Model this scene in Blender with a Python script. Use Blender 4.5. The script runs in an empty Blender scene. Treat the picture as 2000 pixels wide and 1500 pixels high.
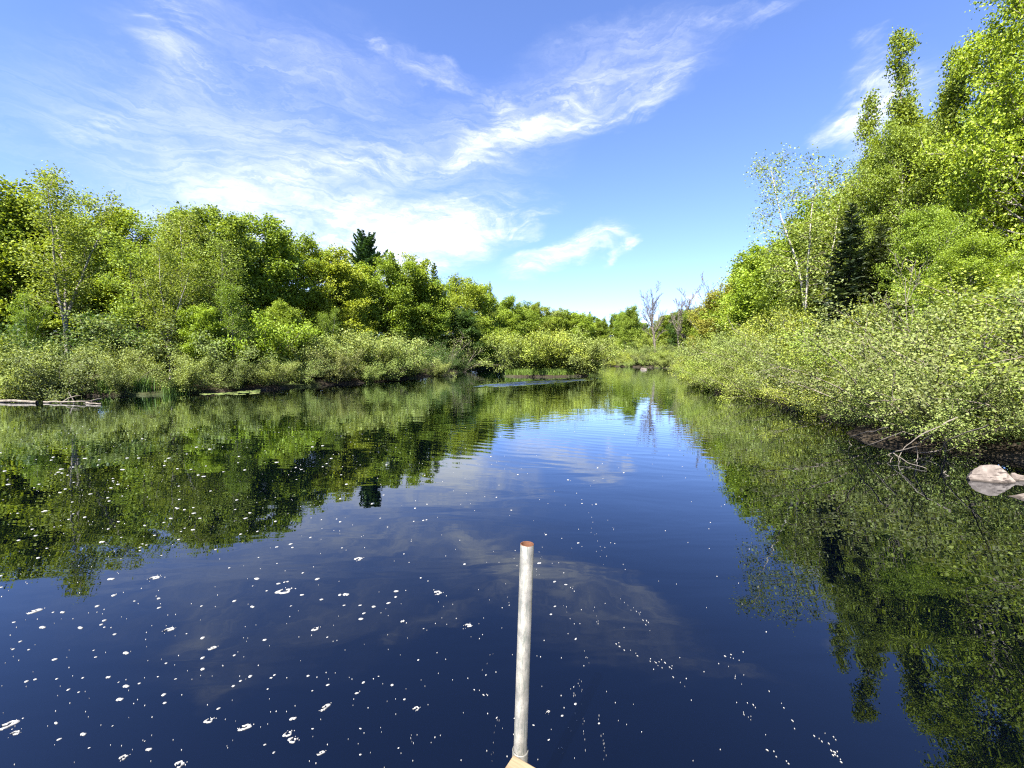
import bpy, bmesh, math, random
import numpy as np
from mathutils import Vector, noise as mnoise

random.seed(7)
PI = math.pi
F, CX, CY = 820.0, 1000.0, 750.0          # focal length and centre in photograph pixels
PITCH = math.radians(3.8)
EYE = 1.7
scene = bpy.context.scene
col = scene.collection

# ------------------------------------------------------------------ helpers
def ray(px, py):
    v = CY - py
    return ((px - CX), F * math.cos(PITCH) + v * math.sin(PITCH), -F * math.sin(PITCH) + v * math.cos(PITCH))

def on_water(px, py, z=0.0):
    x, y, dz = ray(px, py)
    t = (z - EYE) / dz
    return x * t, y * t

def link(name, mesh, parent=None, mats=()):
    o = bpy.data.objects.new(name, mesh)
    col.objects.link(o)
    if parent is not None:
        o.parent = parent
    for m in mats:
        if m.name not in [k.name for k in mesh.materials if k]:
            mesh.materials.append(m)
    return o

def tag(o, label=None, cat=None, group=None, kind=None):
    if label: o['label'] = label
    if cat: o['category'] = cat
    if group: o['group'] = group
    if kind: o['kind'] = kind
    return o

def empty(name, loc, rz=0.0):
    o = bpy.data.objects.new(name, None)
    o.empty_display_size = 0.3
    o.location = loc
    o.rotation_euler = (0, 0, rz)
    col.objects.link(o)
    return o

def mesh_np(name, V, Q, rnd=None, smooth=False, midx=None):
    """V (n,3), Q (m,4) quads"""
    me = bpy.data.meshes.new(name)
    V = np.ascontiguousarray(V, dtype=np.float32)
    Q = np.ascontiguousarray(Q, dtype=np.int32)
    n, m = len(V), len(Q)
    me.vertices.add(n)
    me.vertices.foreach_set('co', V.ravel())
    me.loops.add(m * 4)
    me.loops.foreach_set('vertex_index', Q.ravel())
    me.polygons.add(m)
    me.polygons.foreach_set('loop_start', np.arange(0, m * 4, 4, dtype=np.int32))
    if smooth:
        me.polygons.foreach_set('use_smooth', np.ones(m, dtype=bool))
    if midx is not None:
        me.polygons.foreach_set('material_index', np.asarray(midx, dtype=np.int32))
    if rnd is not None:
        a = me.attributes.new('rnd', 'FLOAT', 'FACE')
        a.data.foreach_set('value', np.asarray(rnd, dtype=np.float32))
    me.update(calc_edges=True)
    return me

def nrm(v):
    v = np.asarray(v, float)
    return v / (np.linalg.norm(v, axis=-1, keepdims=True) + 1e-9)

class Tubes:
    def __init__(s):
        s.V, s.Q, s.n, s.m = [], [], 0, []
    def tube(s, P, R, k=5):
        P = np.asarray(P, float); R = np.asarray(R, float)
        n = len(P)
        T = np.gradient(P, axis=0); T = nrm(T)
        ref = np.array([0.31, 0.87, 0.38]) if abs(T[0] @ np.array([.31, .87, .38])) < .85 else np.array([0.9, -0.1, 0.3])
        A = nrm(np.cross(T, ref)); B = np.cross(T, A)
        a = np.linspace(0, 2 * PI, k, endpoint=False)
        V = P[:, None, :] + R[:, None, None] * (np.cos(a)[None, :, None] * A[:, None, :] + np.sin(a)[None, :, None] * B[:, None, :])
        i = np.arange(n - 1)[:, None] * k; j = np.arange(k)[None, :]; jn = (np.arange(k) + 1)[None, :] % k
        Q = np.stack([i + j, i + jn, i + k + jn, i + k + j], -1).reshape(-1, 4) + s.n
        s.V.append(V.reshape(-1, 3)); s.Q.append(Q); s.n += n * k; s.m += [int(k <= 4)] * len(Q)
    def mesh(s, name):
        return mesh_np(name, np.concatenate(s.V), np.concatenate(s.Q), smooth=True, midx=s.m if name.startswith('birch') else None)

def path(rng, p0, d0, L, n, bend=(0, 0, 0), wander=0.12):
    pts = [np.array(p0, float)]
    d = nrm(np.array(d0, float)); st = L / n
    for _ in range(n):
        d = nrm(d + np.array(bend) / n + rng.normal(0, wander, 3))
        pts.append(pts[-1] + d * st)
    return np.array(pts)

def at(P, f):
    f = min(max(f, 0.0), 0.9999) * (len(P) - 1)
    i = int(f)
    return P[i] + (P[i + 1] - P[i]) * (f - i), nrm(P[i + 1] - P[i])

def leaves(rng, centers, per, spread, flat, size, up=0.9, width=0.7, out=None, droop=0.0):
    """sprays of leaf quads round each centre"""
    C = np.repeat(np.asarray(centers), per, axis=0)
    n = len(C)
    off = rng.normal(0, 1, (n, 3)) * np.array([spread, spread, spread * flat])
    C = C + off
    C[:, 2] -= droop * (off[:, 0] ** 2 + off[:, 1] ** 2) / max(spread, 1e-3)
    N = nrm(np.array([0, 0, up]) + rng.normal(0, 0.75, (n, 3)))
    T = nrm(np.cross(N, rng.normal(0, 1, (n, 3))))
    B = np.cross(N, T)
    s = size * rng.uniform(0.6, 1.35, (n, 1))
    lift = N * s * 0.14
    V = np.stack([C - T * s * .5, C + B * s * width * .5 + lift, C + T * s * .5, C - B * s * width * .5 + lift], 1).reshape(-1, 3)
    Q = np.arange(n * 4).reshape(-1, 4)
    base = np.repeat(rng.uniform(0, 1, len(centers)), per)
    rnd = np.clip(0.55 * base + 0.45 * rng.uniform(0, 1, n), 0, 1)
    return V, Q, rnd

# ------------------------------------------------------------------ node helpers
def new_mat(name):
    m = bpy.data.materials.new(name); m.use_nodes = True
    m.node_tree.nodes.clear()
    return m, m.node_tree

class G:
    """small node-graph writer"""
    def __init__(s, nt): s.nt = nt
    def n(s, typ, **kw):
        nd = s.nt.nodes.new(typ)
        for k, v in kw.items():
            if k.startswith('i_'):
                nd.inputs[k[2:].replace('_', ' ')].default_value = v
            else:
                setattr(nd, k, v)
        return nd
    def l(s, a, b): s.nt.links.new(a, b)
    def put(s, sock, v):
        if isinstance(v, bpy.types.NodeSocket): s.l(v, sock)
        else: sock.default_value = v
    def math(s, op, a, b=None, c=None, clamp=False):
        nd = s.nt.nodes.new('ShaderNodeMath'); nd.operation = op; nd.use_clamp = clamp
        s.put(nd.inputs[0], a)
        if b is not None: s.put(nd.inputs[1], b)
        if c is not None: s.put(nd.inputs[2], c)
        return nd.outputs[0]
    def vmath(s, op, a, b=None):
        nd = s.nt.nodes.new('ShaderNodeVectorMath'); nd.operation = op
        s.put(nd.inputs[0], a)
        if b is not None: s.put(nd.inputs[1], b)
        return nd.outputs['Value'] if op in ('LENGTH', 'DOT_PRODUCT') else nd.outputs[0]
    def mapping(s, vec, loc=(0, 0, 0), rot=(0, 0, 0), sc=(1, 1, 1), typ='POINT'):
        nd = s.nt.nodes.new('ShaderNodeMapping'); nd.vector_type = typ
        s.l(vec, nd.inputs['Vector'])
        nd.inputs['Location'].default_value = loc; nd.inputs['Rotation'].default_value = rot; nd.inputs['Scale'].default_value = sc
        return nd.outputs[0]
    def noise(s, vec, scale, detail=4, rough=0.55, dist=0.0):
        nd = s.nt.nodes.new('ShaderNodeTexNoise')
        if vec is not None: s.l(vec, nd.inputs['Vector'])
        nd.inputs['Scale'].default_value = scale; nd.inputs['Detail'].default_value = detail
        nd.inputs['Roughness'].default_value = rough; nd.inputs['Distortion'].default_value = dist
        return nd.outputs['Fac'], nd.outputs['Color']
    def rng(s, v, a, b, c=0.0, d=1.0, smooth=True):
        nd = s.nt.nodes.new('ShaderNodeMapRange'); nd.interpolation_type = 'SMOOTHSTEP' if smooth else 'LINEAR'
        s.l(v, nd.inputs[0])
        for k, x in enumerate((a, b, c, d)): nd.inputs[k + 1].default_value = x
        return nd.outputs[0]
    def mix(s, fac, a, b, blend='MIX'):
        nd = s.nt.nodes.new('ShaderNodeMix'); nd.data_type = 'RGBA'; nd.blend_type = blend
        s.put(nd.inputs[0], fac); s.put(nd.inputs[6], a); s.put(nd.inputs[7], b)
        return nd.outputs[2]
    def bump(s, h, strength=0.5, dist=0.05, normal=None):
        nd = s.nt.nodes.new('ShaderNodeBump'); nd.inputs['Strength'].default_value = strength; nd.inputs['Distance'].default_value = dist
        s.l(h, nd.inputs['Height'])
        if normal is not None: s.l(normal, nd.inputs['Normal'])
        return nd.outputs[0]
    def out(s, sh, typ='ShaderNodeOutputMaterial'):
        nd = s.nt.nodes.new(typ); s.l(sh, nd.inputs['Surface'])
    def principled(s, color, rough=0.8, normal=None, spec=0.3, metal=0.0):
        nd = s.nt.nodes.new('ShaderNodeBsdfPrincipled')
        s.put(nd.inputs['Base Color'], color); s.put(nd.inputs['Roughness'], rough)
        nd.inputs['Specular IOR Level'].default_value = spec; nd.inputs['Metallic'].default_value = metal
        if normal is not None: s.l(normal, nd.inputs['Normal'])
        return nd.outputs[0]

def rgba(c): return (c[0], c[1], c[2], 1.0)

def leaf_material(name, lo, hi, trans=0.38, gloss=0.02):
    """leaf colour between two tones, multiplied by the object's own colour"""
    m, nt = new_mat(name); g = G(nt)
    att = g.n('ShaderNodeAttribute', attribute_name='rnd')
    oi = g.n('ShaderNodeObjectInfo')
    c = g.mix(att.outputs['Fac'], rgba(lo), rgba(hi))
    c = g.mix(1.0, c, oi.outputs['Color'], 'MULTIPLY')
    d = g.n('ShaderNodeBsdfDiffuse'); g.l(c, d.inputs['Color'])
    t = g.n('ShaderNodeBsdfTranslucent')
    ct = g.mix(1.0, c, (1.25, 1.2, 0.55, 1), 'MULTIPLY'); g.l(ct, t.inputs['Color'])
    mx = g.n('ShaderNodeMixShader'); mx.inputs[0].default_value = trans
    g.l(d.outputs[0], mx.inputs[1]); g.l(t.outputs[0], mx.inputs[2])
    gl = g.n('ShaderNodeBsdfGlossy'); gl.inputs['Roughness'].default_value = 0.6
    mx2 = g.n('ShaderNodeMixShader'); mx2.inputs[0].default_value = gloss
    g.l(mx.outputs[0], mx2.inputs[1]); g.l(gl.outputs[0], mx2.inputs[2])
    g.out(mx2.outputs[0])
    return m

def bark_material(name, a, b, scale=9.0, stretch=0.25):
    m, nt = new_mat(name); g = G(nt)
    tc = g.n('ShaderNodeTexCoord').outputs['Object']
    f, _ = g.noise(g.mapping(tc, sc=(1, 1, stretch)), scale, 6, 0.65)
    c = g.mix(g.rng(f, 0.3, 0.7), rgba(a), rgba(b))
    g.out(g.principled(c, 0.9, g.bump(f, 0.6, 0.03), 0.15))
    return m

def birch_material():
    m, nt = new_mat('birch_bark'); g = G(nt)
    tc = g.n('ShaderNodeTexCoord').outputs['Object']
    f, _ = g.noise(g.mapping(tc, sc=(1.2, 1.2, 6)), 2.2, 5, 0.6)
    f2, _ = g.noise(tc, 1.3, 3, 0.5)
    c = g.mix(g.rng(f, 0.56, 0.64), (0.36, 0.34, 0.3, 1), (0.06, 0.05, 0.045, 1))
    c = g.mix(g.rng(f2, 0.45, 0.75, 0, 0.6), c, (0.38, 0.34, 0.29, 1))
    g.out(g.principled(c, 0.7, None, 0.2))
    return m

M = {}
M['leaf'] = leaf_material('broad_leaf', (0.55, 0.62, 0.5), (1.35, 1.3, 1.2))
M['small_leaf'] = leaf_material('shrub_leaf', (0.5, 0.55, 0.5), (1.35, 1.3, 1.35), 0.35, 0.02)
M['needle'] = leaf_material('needle', (0.5, 0.55, 0.5), (1.4, 1.35, 1.3), 0.12, 0.04)
M['bark'] = bark_material('grey_brown_bark', (0.022, 0.018, 0.014), (0.1, 0.085, 0.07))
M['pale_bark'] = bark_material('pale_grey_bark', (0.12, 0.11, 0.095), (0.34, 0.31, 0.28))
M['dead'] = bark_material('weathered_dead_wood', (0.075, 0.065, 0.054), (0.17, 0.15, 0.126), 7)
M['twig'] = bark_material('shrub_stem_bark', (0.06, 0.05, 0.04), (0.22, 0.19, 0.155))
M['birch'] = birch_material()

# leaf base colours per kind (object colour)
C = dict(olive=(0.15, 0.18, 0.055), maple=(0.195, 0.27, 0.03), yellow=(0.24, 0.3, 0.032), mid=(0.155, 0.225, 0.026), deep=(0.05, 0.095, 0.018),
         alder=(0.195, 0.25, 0.06), alder_l=(0.15, 0.195, 0.052), alder_y=(0.235, 0.285, 0.042), pale=(0.205, 0.258, 0.07),
         birch=(0.2, 0.255, 0.055), aspen=(0.19, 0.25, 0.038), orange=(0.25, 0.245, 0.04), spruce=(0.03, 0.05, 0.02),
         pine=(0.07, 0.125, 0.04), hemlock=(0.05, 0.072, 0.02), brown=(0.075, 0.06, 0.025), lime=(0.2, 0.29, 0.025))

# ------------------------------------------------------------------ terrain
POND = [(-50, -32), (-52, -10), (-44, 3), (-30, 12), (-20.5, 17.0), (-17, 18.0), (-14, 19.4), (-11.8, 23), (-9.6, 26.3), (-7.6, 32.2),
        (-5.6, 40), (-5.6, 51), (-2.5, 62), (3, 75), (9, 90), (15, 97), (19, 92), (17.5, 78), (17.2, 70), (19.8, 64.5), (22.4, 57),
        (19, 45), (13.4, 31), (10.3, 21.5), (9.3, 18.6), (9.6, 15.5), (8.9, 12.5), (8.2, 10.3), (7.1, 8.3), (7.3, 7.5), (8.0, 7.0), (8.4, 6.0),
        (9.0, 4), (10.5, 0), (12.5, -8), (14, -32)]
ISLE = [(-0.9, 35.2), (0.4, 34.4), (2.2, 34.2), (4.4, 34.3), (5.8, 35.1), (6.8, 36.6), (6.3, 39), (4, 40.2), (1, 39.2), (-0.6, 37.2)]

def sdist(X, Y, poly):
    """signed distance, positive inside"""
    X = np.asarray(X, float); Y = np.asarray(Y, float)
    best = np.full(X.shape, 1e9); ins = np.zeros(X.shape, bool)
    n = len(poly)
    for i in range(n):
        ax, ay = poly[i]; bx, by = poly[(i + 1) % n]
        dx, dy = bx - ax, by - ay
        t = np.clip(((X - ax) * dx + (Y - ay) * dy) / (dx * dx + dy * dy), 0, 1)
        best = np.minimum(best, np.hypot(X - ax - t * dx, Y - ay - t * dy))
        c = (ay > Y) != (by > Y)
        with np.errstate(divide='ignore', invalid='ignore'):
            xi = ax + (Y - ay) * dx / (dy if dy != 0 else 1e-9)
        ins ^= c & (X < xi)
    return np.where(ins, best, -best)

def land_sd(X, Y):
    wob = 0.35 * np.sin(X * 1.7 + Y * 0.9) * np.sin(Y * 1.3 - X * 0.6) + 0.12 * np.sin(X * 4.1 + 1.0) * np.sin(Y * 3.7)
    return np.maximum(-sdist(X, Y, POND), sdist(X, Y, ISLE)) + wob * 0.7

def height(X, Y):
    s = land_sd(X, Y)
    up = np.clip(s, 0, None); dn = np.clip(-s, 0, None)
    right = 1 / (1 + np.exp(-(X - 4) / 3.0))
    hill = (7.5 + 2.5 * right) * (1 - np.exp(-np.clip(up - 1.5, 0, None) / (55 - 18 * right)))
    bank = 0.2 * (1 - np.exp(-up / 0.25)) + 0.03 * up * np.exp(-up / 20)
    rough = 0.09 * np.sin(X * 1.9) * np.sin(Y * 2.3 + 1) + 0.05 * np.sin(X * 5.3 + 2) * np.sin(Y * 4.7)
    z = np.where(s > 0, bank + hill + rough * (1 - np.exp(-up)), -1.3 * (1 - np.exp(-dn / 1.6)) - 0.02)
    return z

def hz(x, y): return float(height(np.array([x]), np.array([y]))[0])

def axis(lo, hi, core_lo, core_hi, step):
    core = np.arange(core_lo, core_hi, step)
    def ext(a, b):
        out, x, st = [], a, step
        while abs(x) < abs(b) or (b > a and x < b) or (b < a and x > b):
            st *= 1.25; x = x + (st if b > a else -st); out.append(x)
            if len(out) > 80: break
        return out
    return np.array(ext(core_lo, lo)[::-1] + list(core) + ext(core[-1], hi))

gx = axis(-900, 900, -40, 40, 0.3); gy = axis(-300, 1500, -6, 75, 0.3)
XX, YY = np.meshgrid(gx, gy, indexing='ij')
ZZ = height(XX, YY)
nx, ny = len(gx), len(gy)
idx = np.arange(nx * ny).reshape(nx, ny)
Q = np.stack([idx[:-1, :-1], idx[1:, :-1], idx[1:, 1:], idx[:-1, 1:]], -1).reshape(-1, 4)
m, nt = new_mat('forest_floor'); g = G(nt)
tc = g.n('ShaderNodeTexCoord').outputs['Object']
f1, _ = g.noise(tc, 1.1, 6, 0.6); f2, _ = g.noise(tc, 14, 5, 0.7); f3, _ = g.noise(tc, 0.35, 3, 0.5)
c = g.mix(g.rng(f2, 0.3, 0.7), (0.01, 0.008, 0.005, 1), (0.04, 0.031, 0.021, 1))
c = g.mix(g.rng(f1, 0.5, 0.68), c, (0.05, 0.041, 0.031, 1))
c = g.mix(g.rng(f3, 0.5, 0.7, 0, 0.7), c, (0.03, 0.05, 0.012, 1))
sep = g.n('ShaderNodeSeparateXYZ'); g.l(tc, sep.inputs[0])
c = g.mix(g.rng(sep.outputs['Z'], -0.25, 0.02, 0.0, 1.0), (0.006, 0.004, 0.002, 1), c)
g.out(g.principled(c, 0.95, g.bump(f2, 0.8, 0.06), 0.1))
M['earth'] = m
ter = link('ground', mesh_np('ground', np.stack([XX, YY, ZZ], -1).reshape(-1, 3), Q, smooth=True), mats=[m])
tag(ter, 'brown leaf littered earth of the wooded banks, island and pond bed', None, None, 'structure')

# ------------------------------------------------------------------ water
m, nt = new_mat('dark_pond_water'); g = G(nt)
tc = g.n('ShaderNodeTexCoord').outputs['Object']
# broad gentle swell, fine ripples in patches, and one wind-ruffled streak in front of the island
big, _ = g.noise(g.mapping(tc, rot=(0, 0, 0.35), sc=(0.5, 1.5, 1)), 1.0, 3, 0.5, 0.4)
mid, _ = g.noise(g.mapping(tc, rot=(0, 0, 0.2), sc=(1.6, 4.2, 1)), 1.0, 2, 0.5, 0.3)
fine, _ = g.noise(g.mapping(tc, rot=(0, 0, -0.1), sc=(6, 11, 1)), 1.0, 2, 0.5)
patch, _ = g.noise(tc, 0.16, 2, 0.5)
sx = g.n('ShaderNodeSeparateXYZ'); g.l(tc, sx.inputs[0])
dist = g.rng(sx.outputs['Y'], 3.5, 16.0, 0.12, 1.0)
h = g.math('MULTIPLY', big, 0.0045)
h = g.math('ADD', h, g.math('MULTIPLY', g.math('MULTIPLY', mid, 0.0016), dist))
h = g.math('ADD', h, g.math('MULTIPLY', g.math('MULTIPLY', fine, 0.0011), g.math('MULTIPLY', g.rng(patch, 0.38, 0.62, 0.25, 1.0), dist)))
wa, wb = on_water(868, 760), on_water(1185, 737)
wk = g.mapping(tc, loc=((wa[0] + wb[0]) / 2, (wa[1] + wb[1]) / 2, 0), rot=(0, 0, math.atan2(wb[1] - wa[1], wb[0] - wa[0])), sc=(math.hypot(wb[0] - wa[0], wb[1] - wa[1]) / 2, 1.9, 1), typ='TEXTURE')
wl = g.vmath('LENGTH', wk)
wpn, _ = g.noise(tc, 0.9, 3, 0.6)
wmask = g.math('MULTIPLY', g.rng(wl, 0.3, 1.0, 1.0, 0.0), g.rng(wpn, 0.35, 0.55, 0.25, 1.0))
# wavelets running across the open middle
wv = g.n('ShaderNodeTexWave', wave_type='BANDS', bands_direction='Y'); g.l(g.mapping(tc, rot=(0, 0, 0.42)), wv.inputs['Vector'])
wv.inputs['Scale'].default_value = 1.15; wv.inputs['Distortion'].default_value = 7.0; wv.inputs['Detail'].default_value = 2; wv.inputs['Detail Scale'].default_value = 0.6
wvm = g.rng(g.vmath('LENGTH', g.mapping(tc, loc=(0.8, 9.5, 0), rot=(0, 0, 0.3), sc=(6, 5, 1), typ='TEXTURE')), 0.3, 1.0, 1.0, 0.0)
h = g.math('ADD', h, g.math('MULTIPLY', g.math('MULTIPLY', wv.outputs['Fac'], 0.0007), wvm))
bmp = g.bump(h, 1.0, 1.0)
# short steep wavelets: tilt the normal directly, so that they also work at grazing angles
def tilt(mask, vec, k, base, lean=(0, 0, 0)):
    v = g.vmath('SUBTRACT', vec, (0.5, 0.5, 0.5)); v = g.vmath('ADD', g.vmath('MULTIPLY', v, (k, k, 0.0)), lean)
    sc_ = g.n('ShaderNodeVectorMath', operation='SCALE'); g.l(v, sc_.inputs[0]); g.l(mask, sc_.inputs['Scale'])
    return g.vmath('NORMALIZE', g.vmath('ADD', base, sc_.outputs[0]))
_, rc = g.noise(g.mapping(tc, rot=(0, 0, 0.7), sc=(3, 4.5, 1)), 1.0, 4, 0.65)
_, rc2 = g.noise(g.mapping(tc, rot=(0, 0, 0.1), sc=(4, 7, 1)), 1.0, 3, 0.6)
bmp = tilt(g.math('MULTIPLY', g.rng(patch, 0.36, 0.6, 0.3, 1.0), g.rng(sx.outputs['Y'], 9.0, 18.0, 0.0, 1.0)), rc2, 0.075, bmp)
bmp = tilt(wmask, rc, 1.5, bmp, (0.06, -0.27, 0))
bmp = tilt(g.rng(g.vmath('LENGTH', g.mapping(tc, loc=(9.5, 69, 0), rot=(0, 0, math.radians(10)), sc=(5, 0.9, 1), typ='TEXTURE')), 0.4, 1.0, 1.0, 0.0), rc, 1.5, bmp, (0, -0.2, 0))
fr = g.n('ShaderNodeFresnel', i_IOR=1.65); g.l(bmp, fr.inputs['Normal'])
gl = g.n('ShaderNodeBsdfGlossy', i_Roughness=0.0); g.l(bmp, gl.inputs['Normal']); gl.inputs['Color'].default_value = (0.86, 0.92, 1, 1)
df = g.n('ShaderNodeBsdfDiffuse'); df.inputs['Color'].default_value = (0.0003, 0.0010, 0.0045, 1)
tr = g.n('ShaderNodeBsdfTransparent'); tr.inputs['Color'].default_value = (0.36, 0.16, 0.035, 1)
mb = g.n('ShaderNodeMixShader'); mb.inputs[0].default_value = 0.7
g.l(df.outputs[0], mb.inputs[1]); g.l(tr.outputs[0], mb.inputs[2])
mw = g.n('ShaderNodeMixShader'); g.l(g.math('MULTIPLY', fr.outputs[0], g.math('MULTIPLY_ADD', fr.outputs[0], 1.5, 1.0), clamp=True), mw.inputs[0]); g.l(mb.outputs[0], mw.inputs[1]); g.l(gl.outputs[0], mw.inputs[2])
g.out(mw.outputs[0])
M['water'] = m
wx = np.linspace(-60, 40, 41); wy = np.linspace(-38, 112, 61)
WX, WY = np.meshgrid(wx, wy, indexing='ij'); idx = np.arange(41 * 61).reshape(41, 61)
Q = np.stack([idx[:-1, :-1], idx[1:, :-1], idx[1:, 1:], idx[:-1, 1:]], -1).reshape(-1, 4)
wat = link('water', mesh_np('water', np.stack([WX, WY, WX * 0], -1).reshape(-1, 3), Q, smooth=True), mats=[m])
tag(wat, 'still dark brown pond water mirroring trees and sky', None, None, 'structure')

# ------------------------------------------------------------------ tree generators: each returns (wood mesh, leaf mesh, height)
def finish(name, W, LV, LQ, LR):
    V = np.concatenate(LV); k = 0; Qs = []
    for v, q in zip(LV, LQ):
        Qs.append(q + k); k += len(v)
    me = mesh_np(name + '_crown', V, np.concatenate(Qs), np.concatenate(LR))
    return W.mesh(name + '_trunk'), me

def gen_broad(name, seed, H=10, R=3.2, t0=0.25, nb=34, l2=7, per=16, leaf=0.17, spray=0.32, flat=0.45, leaders=1, fork=0.4, elev=(8, 62), prof='round',
              lean=(0, 0), r0=None, sprays=3, wander=0.1, up=0.9, spread_l=0.28, width=0.72, droop=0.0):
    rng = np.random.default_rng(seed)
    W = Tubes(); axes = []
    r0 = r0 or H * 0.0125
    def taper(n, a, b): return np.linspace(a, b, n)
    if leaders == 1:
        P = path(rng, (0, 0, -0.3), (lean[0], lean[1], 1), H * 0.97, 12, (0, 0, 0.25), 0.035)
        axes.append((P, r0, 1.0)); W.tube(P, taper(13, r0, 0.012) * np.r_[1.35, 1.1, np.ones(11)], 7)
    else:
        P = path(rng, (0, 0, -0.3), (lean[0], lean[1], 1), H * fork, 5, (0, 0, 0.1), 0.04)
        W.tube(P, taper(6, r0, r0 * 0.75) * np.r_[1.35, 1.1, np.ones(4)], 7)
        a0 = rng.uniform(0, 2 * PI)
        for k in range(leaders):
            a = a0 + 2 * PI * k / leaders + rng.normal(0, 0.25)
            sp = spread_l * rng.uniform(0.5, 1.35) if k else spread_l * 0.25
            start = at(P, rng.uniform(0.7, 1.0) if k else 1.0)[0]
            Lk = (H - start[2]) * ((rng.uniform(0.55, 0.9) if prof == 'spire' else rng.uniform(0.72, 0.98)) if k else 1.0)
            B = path(rng, start, (math.cos(a) * sp, math.sin(a) * sp, 1), Lk, 9, (0, 0, 0.3), 0.06)
            rk = r0 * 0.62
            W.tube(B, taper(10, rk, 0.01), 6); axes.append((B, rk, 0.75 if k else 0.85))
    cent = []
    tot = sum(len(a[0]) for a in axes)
    ga = rng.uniform(0, 6)
    for P, ra, wgt in axes:
        n_here = max(4, int(nb * len(P) / tot))
        zb = P[0][2]
        for i in range(n_here):
            f = (i + rng.uniform(0.1, 0.9)) / n_here
            p, td = at(P, f if leaders > 1 else t0 + (0.985 - t0) * f)
            t = (p[2] / H - t0) / (1 - t0)
            if t < 0: continue
            if prof == 'round': pr = math.sqrt(max(0.03, 1 - ((t - 0.38) / 0.66) ** 2))
            elif prof == 'spire': pr = 0.1 + 0.9 * (1 - f) if f > 0.3 else 0.5 + 0.23 * f / 0.3
            elif prof == 'cone': pr = max(0.1, (1 - t) ** 0.75)
            elif prof == 'column': pr = 0.35 + 0.65 * math.sqrt(max(0, 1 - t))
            else: pr = max(0.15, 0.45 + 0.7 * t - 0.6 * max(0, t - 0.75) * 4)     # vase
            L = R * pr * rng.uniform(0.65, 1.15) * wgt + 0.25
            ga += 2.399 + rng.normal(0, 0.35)
            e = math.radians(elev[0] + (elev[1] - elev[0]) * t + rng.normal(0, 8))
            d = np.array([math.cos(ga) * math.cos(e), math.sin(ga) * math.cos(e), math.sin(e)])
            B = path(rng, p, d, L, 6, (0, 0, 0.25 - droop), wander)
            rb = max(0.008, min(ra * 0.45, L * 0.013)) * (1 - 0.5 * max(0, t))
            W.tube(B, np.linspace(rb, 0.004, 7), 4)
            cent.append(B[-1])
            for j in range(l2):
                fj = 0.28 + 0.7 * (j + rng.uniform(0, 0.8)) / l2
                q, qt = at(B, fj)
                side = nrm(np.cross(qt, (0, 0, 1))) * (1 if j % 2 else -1)
                d2 = nrm(qt * rng.uniform(0.5, 1.0) + side * rng.uniform(0.5, 1.1) + np.array([0, 0, rng.normal(0.15 - droop, 0.3)]))
                Lj = (0.42 * L * (1.1 - 0.6 * fj) + 0.15) * rng.uniform(0.7, 1.2)
                S = path(rng, q, d2, Lj, 3, (0, 0, 0.1 - droop * 2), 0.15)
                W.tube(S, np.linspace(max(0.006, rb * 0.4), 0.003, 4), 3)
                for kf in np.linspace(0.4, 1.0, sprays):
                    cent.append(at(S, kf)[0])
    cent = np.array(cent)
    cent = cent[rng.uniform(0, 1, len(cent)) > 0.08]
    v, q, r = leaves(rng, cent, per, spray, flat, leaf, up, width, droop=0.25)
    return finish(name, W, [v], [q], [r]) + (H,)

def gen_shrub(name, seed, H=3.6, stems=13, side=8, per=16, leaf=0.075, spread=0.8, spray=0.2):
    rng = np.random.default_rng(seed); W = Tubes(); cent = []
    for i in range(stems):
        a = 2 * PI * i / stems + rng.normal(0, 0.4)
        tilt = rng.uniform(0.08, 1.0) ** 0.8 * spread * 1.25
        L = H * rng.uniform(0.75, 1.08) * (1 + 0.15 * tilt)
        p0 = np.array([math.cos(a), math.sin(a), 0]) * rng.uniform(0.05, 0.4) + np.array([0, 0, -0.15])
        P = path(rng, p0, (math.cos(a) * tilt, math.sin(a) * tilt, 1), L, 8, (math.cos(a) * 0.3, math.sin(a) * 0.3, -0.12), 0.09)
        W.tube(P, np.linspace(0.03 * H / 3.6, 0.004, 9), 5)
        for j in range(side):
            f = 0.06 + 0.92 * (j + rng.uniform(0, 1)) / side
            q, t = at(P, f)
            d = nrm(t * 0.7 + rng.normal(0, 0.75, 3) + np.array([0, 0, 0.15]))
            Lj = H * rng.uniform(0.14, 0.32) * (1.15 - 0.5 * f)
            S = path(rng, q, d, Lj, 4, (0, 0, 0.15), 0.16)
            W.tube(S, np.linspace(0.009, 0.003, 5), 3)
            for kf in (0.3, 0.55, 0.8, 1.0):
                cent.append(at(S, kf)[0])
        cent.append(P[-1])
    cent = np.array(cent)
    cent[:, 2] = np.maximum(cent[:, 2], 0.12)
    v, q, r = leaves(rng, cent, per, spray, 0.7, leaf, 0.7, 0.66)
    v[:, 2] = np.maximum(v[:, 2], 0.03)
    return finish(name, W, [v], [q], [r]) + (H,)

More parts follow.
